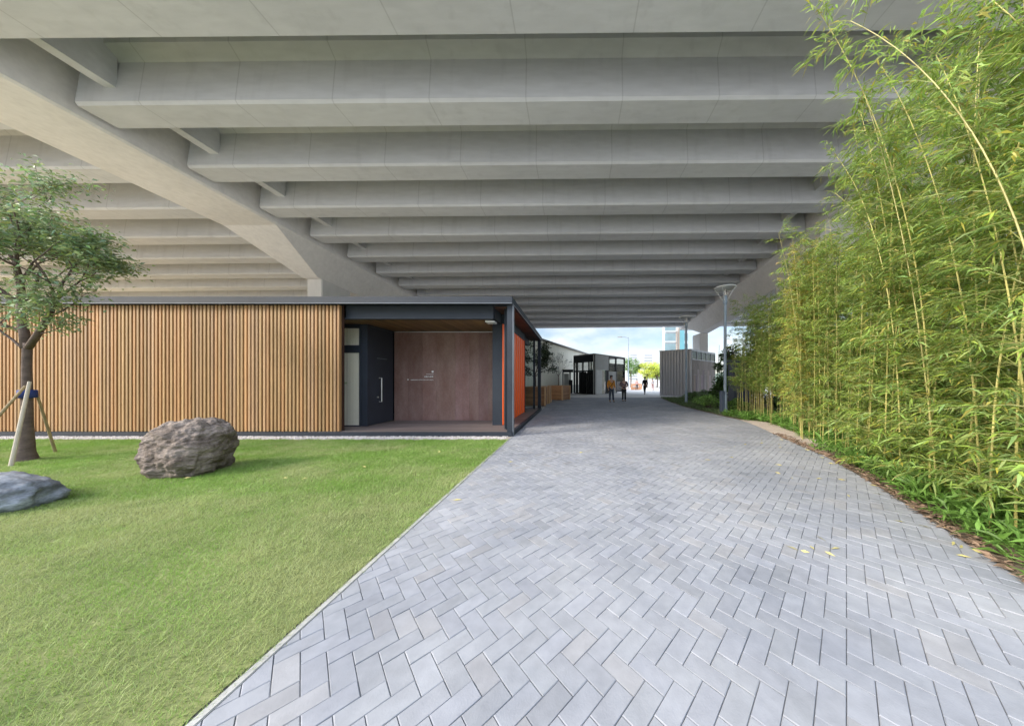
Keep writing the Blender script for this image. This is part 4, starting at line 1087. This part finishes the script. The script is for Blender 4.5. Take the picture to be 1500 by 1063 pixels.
def person(label, loc, rz, h, top, legs, pose, hairm='hair', group=None, bag=None, fine=True, long_hair=False):
    """figure faces local -Y. pose: dict of joints"""
    t = thing('person', label, 'person', loc, group, rz)
    t.scale = (h / 1.72,) * 3
    p = pose
    pts = []; ed = []; rad = []
    def add(co, r, par=None):
        pts.append(Vector(co)); rad.append(r)
        if par is not None: ed.append((par, len(pts) - 1))
        return len(pts) - 1
    pel = add((0, 0, .95), (.135, .105)); wa = add((0, 0, 1.12), (.125, .095), pel); ch = add((0, .0, 1.30), (.150, .105), wa)
    nb = add((0, .01, 1.445), (.085, .07), ch); nk = add((0, .0, 1.51), (.055, .055), nb)
    jaw = add((0, -.02, 1.565), (.062, .072), nk); hd = add((0, -.005, 1.64), (.078, .095), jaw); cr = add((0, .005, 1.705), (.055, .07), hd)
    J = {}
    for s, k in ((-1, 'r'), (1, 'l')):
        hip = add((s * .095, 0, .88), (.088, .09), pel)
        kn = add(p['knee_' + k], .060, hip); calf = Vector(p['knee_' + k]).lerp(Vector(p['ankle_' + k]), .35)
        cf = add(calf, .056, kn); an = add(p['ankle_' + k], .040, cf)
        a = Vector(p['ankle_' + k]); toe = add((a.x, a.y - .16, .035), (.040, .028), an)
        sh = add((s * .185, .0, 1.40), .058, ch); el = add(p['elbow_' + k], .042, sh); wr = add(p['wrist_' + k], .028, el)
        e, w = Vector(p['elbow_' + k]), Vector(p['wrist_' + k]); d = (w - e).normalized()
        palm = add(w + d * .06, (.036, .020), wr)
        J[k] = (hip, kn, cf, an, toe, sh, el, wr)
        if fine:
            side = d.cross(Vector((0, -1, 0.2))).normalized()
            for i, (off, L) in enumerate(((-.027, .062), (-.009, .074), (.009, .070), (.027, .055))):
                f1 = add(w + d * .10 + side * off, .0085, palm); add(w + d * (.10 + L * .6) + side * off * 1.05 + Vector((0, -.012, 0)), .008, f1)
            th = add(w + d * .055 + side * -.042 + Vector((0, -.012, 0)), .010, palm); add(w + d * .095 + side * -.056 + Vector((0, -.022, 0)), .009, th)
    body = skin_obj('body', pts, ed, rad, M['skin'], t, 0, 2)
    # face: nose, eyes, mouth, ears as one shaped child
    if fine:
        b = MB(); b.hexa([(-.014, -.098, 1.60), (.014, -.098, 1.60), (.010, -.07, 1.60), (-.010, -.07, 1.60)], [(-.006, -.090, 1.645), (.006, -.090, 1.645), (.006, -.07, 1.645), (-.006, -.07, 1.645)]); b.build('nose', M['skin'], t, local=True)
        b = MB()
        for s in (-1, 1): b.lathe((s * .03, -.085, 1.637), [(0, -.006), (.009, -.004), (.011, 0), (.009, .004), (0, .006)], 8)
        b.build('eyes', M['hair'], t, local=True)
        b = MB(); b.box((-.022, -.092, 1.572), (.022, -.075, 1.580)); b.build('mouth', M['pinkcloth'], t, local=True)
        b = MB()
        for s in (-1, 1): b.lathe((s * .082, .005, 1.615), [(0, -.03), (.014, -.022), (.018, 0), (.014, .024), (0, .032)], 8)
        b.build('ears', M['skin'], t, local=True)
    # hair cap
    hp = [(0, .03, 1.60), (0, .022, 1.665), (0, .004, 1.72)]; hr = [(.075, .070), (.088, .092), (.058, .070)]; he = [(0, 1), (1, 2)]
    if long_hair: hp.append((0, .055, 1.52)); hr.append((.07, .045)); he.append((0, 3))
    skin_obj('hair', hp, he, hr, M[hairm], t, 1, 2)
    # upper garment
    up = [(0, 0, .90), (0, 0, 1.10), (0, 0, 1.30), (0, .01, 1.445)]; ur = [(.155, .125), (.145, .115), (.168, .125), (.095, .08)]; ue = [(0, 1), (1, 2), (2, 3)]
    for s, k in ((-1, 'r'), (1, 'l')):
        n0 = len(up); e, w = Vector(p['elbow_' + k]), Vector(p['wrist_' + k])
        up += [(s * .19, 0, 1.395), e, e.lerp(w, .93)]; ur += [.075, .060, .045]; ue += [(2, n0), (n0, n0 + 1), (n0 + 1, n0 + 2)]
    skin_obj('jacket' if top == 'jacket' else 'shirt', up, ue, ur, M[top], t, 1, 2)
    lo = [(0, 0, .96)]; lr = [(.150, .120)]; le = []
    for s, k in ((-1, 'r'), (1, 'l')):
        n0 = len(lo); kn, an = Vector(p['knee_' + k]), Vector(p['ankle_' + k])
        lo += [(s * .095, 0, .86), kn, an + Vector((0, 0, .01))]; lr += [.103, .076, .062]; le += [(0, n0), (n0, n0 + 1), (n0 + 1, n0 + 2)]
    skin_obj('trousers', lo, le, lr, M[legs], t, 0, 2)
    for k in ('r', 'l'):
        a = Vector(p['ankle_' + k])
        skin_obj('shoe', [(a.x, a.y + .035, a.z - .035), (a.x, a.y - .06, a.z - .04), (a.x, a.y - .17, a.z - .05)], [(0, 1), (1, 2)], [.042, (.046, .038), (.04, .028)], M['shoe'], t, 0, 2)
    if bag:
        b = MB()
        loop = [(.17, .0, 1.43), (.10, -.125, 1.33), (.0, -.140, 1.20), (-.10, -.130, 1.06), (-.165, -.03, .96), (-.10, .125, 1.08), (.05, .135, 1.28), (.17, .03, 1.42)]
        b.tube(loop, .016, 6); b.build('bag_strap', M['blackcloth'], t, local=True)
        MB().box((-.235, -.10, .72), (-.160, .13, .97)).build('shoulder_bag', M['blackcloth'], t, bevel=.015, local=True)
    return t
STAND = dict(knee_r=(-.10, -.02, .49), ankle_r=(-.11, .02, .085), knee_l=(.10, -.05, .49), ankle_l=(.12, -.06, .085),
             elbow_r=(-.25, .03, 1.13), wrist_r=(-.255, -.06, .89), elbow_l=(.25, .03, 1.13), wrist_l=(.24, -.08, .90))
WALK = dict(knee_r=(-.09, -.14, .50), ankle_r=(-.09, -.20, .085), knee_l=(.09, .0, .49), ankle_l=(.09, .20, .12),
            elbow_r=(-.26, .06, 1.13), wrist_r=(-.25, .0, .88), elbow_l=(.26, .03, 1.13), wrist_l=(.24, -.10, .90))
HOLD = dict(knee_r=(-.09, -.05, .49), ankle_r=(-.09, -.02, .085), knee_l=(.09, -.02, .49), ankle_l=(.10, .04, .085),
            elbow_r=(-.29, .04, 1.14), wrist_r=(-.11, -.20, 1.10), elbow_l=(.30, .04, 1.14), wrist_l=(.10, -.22, 1.06))
person('person in an orange jacket with a dark strap across the chest and dark jeans', (2.48, 17.9, 0), 0.35, 1.70, 'jacket', 'jeans', STAND, bag=True)
person('person in a plum checked shirt and wide black trousers with hands held in front', (3.42, 18.5, 0), 0.05, 1.62, 'plaid', 'blackcloth', HOLD, long_hair=True)
person('person in all black clothes walking away near the grey screen wall', (7.38, 28.2, 0), PI + 0.2, 1.76, 'blackcloth', 'blackcloth', WALK)
person('person in a pale shirt far away beside the grey screen wall', (11.6, 40.0, 0), 0.3, 1.66, 'paleshirt', 'pinkcloth', STAND, fine=False)
person('person in faded pink far away between the barriers and the dark figure', (9.65, 41.5, 0), -0.5, 1.62, 'pinkcloth', 'jeans', WALK, fine=False)

# ------------------------------------------------------------------ bamboo
def bamboo_proto(seed, H, lo, dens, leafm, Lf, arch=0.0, bush=1.0, r0=0.013):
    nr = np.random.default_rng(seed); rr = random.Random(seed)
    t = thing('bamboo', 'bamboo', 'bamboo', (0, 0, 0), 'bamboo stems of the hedge')
    b = MB()
    az = rr.uniform(0, 2 * PI); bend = rr.uniform(0.02, 0.10) + arch
    def P_(z):
        f = z / H; o = bend * H * f ** 2.4
        return Vector((o * math.cos(az), o * math.sin(az), z - 0.12 * bend * H * f ** 4))
    node = []; z = 0.0
    while z < H: node.append(z); z += rr.uniform(0.17, 0.27)
    pts = []; rad = []
    for z in node:
        r = r0 * (1 - 0.72 * z / H)
        pts += [P_(max(0, z - .012)), P_(z), P_(z + .012)]; rad += [r, r * 1.28, r]
    tn = rr.uniform(.8, 1.2)
    b.tube(pts, rad, 6, cap=False, tint=(tn * 1.05, tn, tn * .85))
    LP_ = []; LD = []
    for z in node[1:]:
        if z < lo: continue
        f = z / H
        nb_ = rr.choice((2, 3, 3))
        for k in range(nb_):
            a = rr.uniform(0, 2 * PI); el = rr.uniform(.15, 1.0)
            L = rr.uniform(.30, .62) * (1.0 - .45 * f) * bush
            d = Vector((math.cos(a) * math.cos(el), math.sin(a) * math.cos(el), math.sin(el)))
            p0 = P_(z); q = [p0]
            for s in (1, 2, 3):
                d = (d + Vector((0, 0, -.16))).normalized(); q.append(q[-1] + d * L / 3)
            b.tube(q, [.0030, .0024, .0018, .0012], 3, cap=False, tint=(.85, .95, .8))
            m_ = max(4, int(2.9 * dens * L / .5 * rr.uniform(.7, 1.3)))
            for j in range(m_):
                u_ = rr.uniform(.25, 1.0) * 2.999; i = int(u_); pp = q[i].lerp(q[i + 1], u_ - i)
                sd = Vector((rr.gauss(0, 1), rr.gauss(0, 1), rr.gauss(-.15, .45)))
                LP_.append(pp + Vector((rr.gauss(0, .02), rr.gauss(0, .02), rr.gauss(0, .02)))); LD.append(d * 1.1 + sd * .75)
    n = len(LP_)
    V, Q = leaf_arrays([tuple(v) for v in LP_], [tuple(v) for v in LD], Lf * (.6 + .7 * nr.random(n)), Lf * .120 * (.8 + .5 * nr.random(n)), nr, .22)
    tt = np.ones((n, 3)) * (.60 + .75 * nr.random((n, 1)))
    yel = nr.random(n); tt[:, 0] *= np.where(yel > .90, 1.55, .85 + .3 * nr.random(n)); tt[:, 2] *= .6 + .9 * nr.random(n)
    b.build('culm', M['culm'], t, local=True)
    quads_obj('foliage', V, Q, M[leafm], t, tint=np.repeat(tt, 5, axis=0), local=True)
    return t

def plant_bamboo():
    rr = random.Random(77)
    far = [bamboo_proto(s, 4.1, 0.95, 14, 'bleaf', .115, r0=.0066) for s in (1, 2, 3)]
    mid = [bamboo_proto(s, 4.7, 0.42, 13, 'bleaf', .120, r0=.0078) for s in (4, 5, 6)]
    near = [bamboo_proto(s, 5.6, 0.12, dn, 'bleaf', lf, arch=ar, bush=1.15, r0=.0092) for s, dn, lf, ar in ((7, 10, .140, .03), (8, 12, .115, .02), (9, 13, .100, .05), (12, 9, .130, .16))]
    yel = [bamboo_proto(s, 4.5, 0.75, 12, 'bleaf_sunlit', .105, r0=.0078) for s in (10, 11)]
    labels = {'far': 'slender bamboo stem at the far thin end of the hedge beside the lamp post',
              'mid': 'yellow green bamboo stem in the middle stretch of the hedge by the leaf litter',
              'near': 'lush leafy bamboo stem in the tall near end of the hedge at the right',
              'yel': 'bamboo stem with sunlit yellow painted into its leaves in the bright clump of the hedge'}
    grp = {'far': 'slender bamboo at the far end of the hedge', 'mid': 'bamboo in the middle of the hedge', 'near': 'lush bamboo at the near end of the hedge', 'yel': 'bamboo clump with painted sunlit leaves'}
    pools = {'far': far, 'mid': mid, 'near': near, 'yel': yel}
    used = set()
    def put(kind, x, y, sc):
        pr = rr.choice(pools[kind])
        rot = (rr.gauss(0, .025), rr.gauss(0, .025), rr.uniform(0, 2 * PI))
        if pr.name not in used:
            used.add(pr.name); o = pr; o.location = (x, y, 0.0); o.rotation_euler = rot; o.scale = (sc, sc, sc)
        else:
            o = dup(pr, (x, y, 0.0), 0, sc, rot=rot)
        o['label'] = labels[kind]; o['group'] = grp[kind]
    pts = []
    def spread(d0, d1, n, o0, o1, kind, md=.13):
        c = 0; tries = 0
        while c < n and tries < n * 60:
            tries += 1
            d = rr.uniform(d0, d1); o = o0 + (o1 - o0) * rr.random() ** 1.15
            x = path_right(d) + o
            if any((x - a) ** 2 + (d - e) ** 2 < md * md for a, e in pts): continue
            if 6.1 < x < 6.75 and 11.3 < d < 12.1: continue
            pts.append((x, d)); c += 1
            s = rr.uniform(.86, 1.10)
            if kind == 'near': s *= 1.0
            put(kind, x, d, s)
    spread(1.7, 4.6, 66, .27, 2.0, 'near', .165)
    spread(4.4, 6.7, 60, .36, 2.1, 'mid', .13)
    spread(6.4, 7.3, 20, .55, 1.0, 'yel', .10)
    spread(6.6, 8.6, 34, .85, 2.4, 'mid', .13)
    spread(8.4, 11.4, 74, .50, 2.5, 'far', .11)
    for k in used: pass
    for pl in pools.values():
        for pr in pl:
            if pr.name not in used:
                for ch in list(pr.children): bpy.data.objects.remove(ch)
                bpy.data.objects.remove(pr)
plant_bamboo()

# undergrowth below the bamboo (stuff), leaf litter, fallen leaves
def undergrowth():
    nr = np.random.default_rng(14); rr = random.Random(14)
    P = []; D = []; L = []
    for k in range(1500):
        d = rr.uniform(1.6, 10.8); o = .14 + 2.0 * rr.random() ** 1.4
        if 5.6 < d < 9.4: o = rr.uniform(.55, 2.4)
        x = path_right(d) + o; s = rr.uniform(.6, 1.3) * (1.15 if d < 4.5 else .8)
        for j in range(16):
            a = rr.uniform(0, 2 * PI); e = rr.uniform(.25, 1.3)
            P.append((x + rr.gauss(0, .05), d + rr.gauss(0, .05), rr.uniform(0, .18) * s)); D.append((math.cos(a) * math.cos(e), math.sin(a) * math.cos(e), math.sin(e))); L.append(.17 * s * rr.uniform(.6, 1.3) * (1.5 if d > 5.5 else 1.0))
    n = len(P); L = np.array(L)
    V, Q = leaf_arrays(P, D, L, L * .13, nr, .3)
    tt = np.ones((n, 3)) * (.5 + .6 * nr.random((n, 1))); tt[:, 0] *= .75; tt[:, 2] *= .9
    o = quads_obj('undergrowth', V, Q, M['bleaf'], tint=np.repeat(tt, 5, axis=0))
    tag(o, 'low leafy undergrowth at the foot of the bamboo hedge', 'undergrowth', kind='stuff')
    # ground cover by the lamp posts
    P = []; D = []; L = []
    for k in range(2600):
        d = rr.uniform(9.8, 22.5); x = path_right(d) + .12 + rr.random() ** 1.3 * 3.6
        for j in range(7):
            a = rr.uniform(0, 2 * PI); e = rr.uniform(.3, 1.3)
            P.append((x + rr.gauss(0, .05), d + rr.gauss(0, .05), rr.uniform(0, .03))); D.append((math.cos(a) * math.cos(e), math.sin(a) * math.cos(e), math.sin(e))); L.append(rr.uniform(.05, .16))
    n = len(P); L = np.array(L)
    V, Q = leaf_arrays(P, D, L, L * .3, nr, .25)
    tt = np.ones((n, 3)) * (.35 + .4 * nr.random((n, 1)))
    o = quads_obj('ground_cover', V, Q, M['leaf'], tint=np.repeat(tt, 5, axis=0))
    tag(o, 'dark green ground cover along the path edge around the lamp posts', 'ground cover', kind='stuff')
    # leaf litter along the edge
    P = []; D = []
    for k in range(1500):
        d = rr.uniform(1.5, 7.0); o = abs(rr.gauss(.06, .11)) + .01
        P.append((path_right(d) + o - .02, d, .012 + rr.random() * .02)); a = rr.uniform(0, 2 * PI); D.append((math.cos(a), math.sin(a), rr.uniform(-.1, .35)))
    n = len(P)
    V, Q = leaf_arrays(P, D, .075 * (.5 + nr.random(n)), .018 * (.6 + nr.random(n)), nr, .02)
    tt = np.ones((n, 3)) * (.5 + .8 * nr.random((n, 1)))
    o = quads_obj('leaf_litter', V, Q, M['litter'], tint=np.repeat(tt, 5, axis=0)); tag(o, 'brown dry leaf litter along the path edge under the bamboo', 'leaf litter', kind='stuff')
    P = []; D = []
    for k in range(46):
        d = rr.uniform(1.8, 6.8); o = rr.random() ** 2 * 2.2
        P.append((path_right(d) - o, d, .012)); a = rr.uniform(0, 2 * PI); D.append((math.cos(a), math.sin(a), .02))
    for k in range(16):
        d = rr.uniform(3.4, 6.2); P.append((rr.uniform(-1.8 * d - 1.0, -1.7), d, .028)); a = rr.uniform(0, 2 * PI); D.append((math.cos(a), math.sin(a), .1))
    for (x, y) in ((-1.38, 3.12), (-1.1, 4.6), (0.1, 5.2)): P.append((x, y, .012)); D.append((1, .2, .02))
    n = len(P)
    V, Q = leaf_arrays(P, D, .085 * (.7 + .6 * nr.random(n)), .02, nr, .0)
    o = quads_obj('fallen_leaves', V, Q, M['yleaf'], tint=np.ones((n * 5, 3))); tag(o, 'scattered pale yellow fallen leaves on the pavers and the lawn', 'fallen leaves', kind='stuff')
undergrowth()

def fern_bush(label, x, y, r, h, seed, tintc=(.9, 1.15, .7)):
    t = thing('shrub', label, 'shrub', (x, y, 0), 'low shrubs by the lamp posts'); nr = np.random.default_rng(seed); rr = random.Random(seed)
    b = MB(); P = []; D = []
    for k in range(46):
        a = rr.uniform(0, 2 * PI); R_ = r * rr.random() ** .6; hh = h * (1 - .6 * (R_ / r) ** 2) * rr.uniform(.65, 1.05)
        p0 = Vector((x + .15 * R_ * math.cos(a), y + .15 * R_ * math.sin(a), 0)); p1 = Vector((x + R_ * .7 * math.cos(a), y + R_ * .7 * math.sin(a), hh)); p2 = Vector((x + R_ * 1.2 * math.cos(a), y + R_ * 1.2 * math.sin(a), hh * .85))
        b.tube([p0, p1, p2], [.006, .004, .002], 3, cap=False)
        for j in range(30):
            f = rr.uniform(.3, 2); q = p0.lerp(p1, f) if f < 1 else p1.lerp(p2, f - 1)
            P.append(tuple(q)); D.append((rr.gauss(0, 1), rr.gauss(0, 1), rr.gauss(.1, .4)))
    n = len(P); V, Q = leaf_arrays(P, D, .12 * (.6 + .8 * nr.random(n)), .04, nr, .25)
    b.build('stem', M['bark'], t)
    tt = np.array([tintc]) * (.55 + .8 * nr.random((n, 1)))
    quads_obj('foliage', V, Q, M['leaf'], t, tint=np.repeat(tt, 5, axis=0))
fern_bush('bright green bushy shrub just left of the lamp post junction box', 6.75, 13.6, .75, .75, 91, (1.1, 1.35, .8))
fern_bush('mid green shrub between the two lamp posts', 7.3, 15.4, .7, .65, 92)
fern_bush('darker low shrub at the foot of the corrugated screen wall', 8.6, 19.5, .9, .65, 93, (.6, .75, .55))
fern_bush('broad shrub in front of the brown panelling of the screen wall', 9.9, 20.6, 1.0, .8, 94, (.6, .8, .55))
fern_bush('shrub at the foot of the utility cabinet', 7.5, 12.4, .6, .6, 95, (1.0, 1.2, .7))

# ------------------------------------------------------------------ world, sun, camera
sun_to = Vector((-0.84, -0.36, 0.55)).normalized()      # direction towards the sun
el = math.asin(sun_to.z); az = math.atan2(sun_to.x, sun_to.y)
w = bpy.data.worlds.new('World'); SC.world = w; w.use_nodes = True
nt = w.node_tree; bg = nt.nodes['Background']
sky = nt.nodes.new('ShaderNodeTexSky'); sky.sky_type = 'NISHITA'; sky.sun_disc = False
sky.sun_elevation = el; sky.sun_rotation = az; sky.air_density = 1.0; sky.dust_density = 1.6; sky.ozone_density = 1.0
tc = nt.nodes.new('ShaderNodeTexCoord'); mp = nt.nodes.new('ShaderNodeMapping'); mp.inputs['Scale'].default_value = (3.0, 3.0, 7.0); mp.inputs['Location'].default_value = (0.35, 0.1, 0.2)
nz = nt.nodes.new('ShaderNodeTexNoise'); nz.inputs['Scale'].default_value = 1.3; nz.inputs['Detail'].default_value = 8; nz.inputs['Roughness'].default_value = .55
cr = nt.nodes.new('ShaderNodeValToRGB'); cr.color_ramp.elements[0].position = .38; cr.color_ramp.elements[1].position = .72
mx = nt.nodes.new('ShaderNodeMix'); mx.data_type = 'RGBA'
mx.inputs[7].default_value = (6.0, 6.15, 6.3, 1)
nt.links.new(tc.outputs['Generated'], mp.inputs['Vector']); nt.links.new(mp.outputs[0], nz.inputs['Vector']); nt.links.new(nz.outputs['Fac'], cr.inputs['Fac'])
nt.links.new(cr.outputs['Color'], mx.inputs['Factor']); nt.links.new(sky.outputs[0], mx.inputs[6]); sep = nt.nodes.new('ShaderNodeSeparateXYZ'); nt.links.new(tc.outputs['Generated'], sep.inputs[0])
mr = nt.nodes.new('ShaderNodeMapRange'); mr.inputs['From Min'].default_value = 0.22; mr.inputs['From Max'].default_value = 0.50; mr.inputs['To Min'].default_value = 0.37; mr.inputs['To Max'].default_value = 1.2
nt.links.new(sep.outputs[2], mr.inputs['Value'])
ml = nt.nodes.new('ShaderNodeVectorMath'); ml.operation = 'SCALE'
nt.links.new(mx.outputs[2], ml.inputs[0]); nt.links.new(mr.outputs[0], ml.inputs['Scale']); nt.links.new(ml.outputs[0], bg.inputs['Color'])
bg.inputs['Strength'].default_value = 0.15
sd = bpy.data.lights.new('sun', 'SUN'); sd.energy = 1.15; sd.angle = math.radians(12); sd.color = (1.0, .93, .82)
so = bpy.data.objects.new('sun', sd); COL.objects.link(so); so.rotation_euler = (-sun_to).to_track_quat('-Z', 'Y').to_euler()

cd = bpy.data.cameras.new('camera'); cam = bpy.data.objects.new('camera', cd); COL.objects.link(cam)
cam.location = (0, 0, EYE); cam.rotation_euler = (PI / 2, 0, 0)
cd.sensor_width = 36; cd.lens = 36 * 400 / 1500; cd.shift_x = -0.06; cd.shift_y = 26.5 / 1500
cd.clip_start = 0.05; cd.clip_end = 5000
SC.camera = cam
SC.view_settings.view_transform = 'Standard'; SC.view_settings.look = 'None'; SC.view_settings.gamma = 1.0
SC.view_settings.exposure = 1.9
SC.render.engine = 'CYCLES'
SC.cycles.use_denoising = True
SC.cycles.max_bounces = 10; SC.cycles.diffuse_bounces = 8; SC.cycles.glossy_bounces = 3; SC.cycles.transmission_bounces = 4; SC.cycles.transparent_max_bounces = 8
SC.cycles.caustics_reflective = False; SC.cycles.caustics_refractive = False
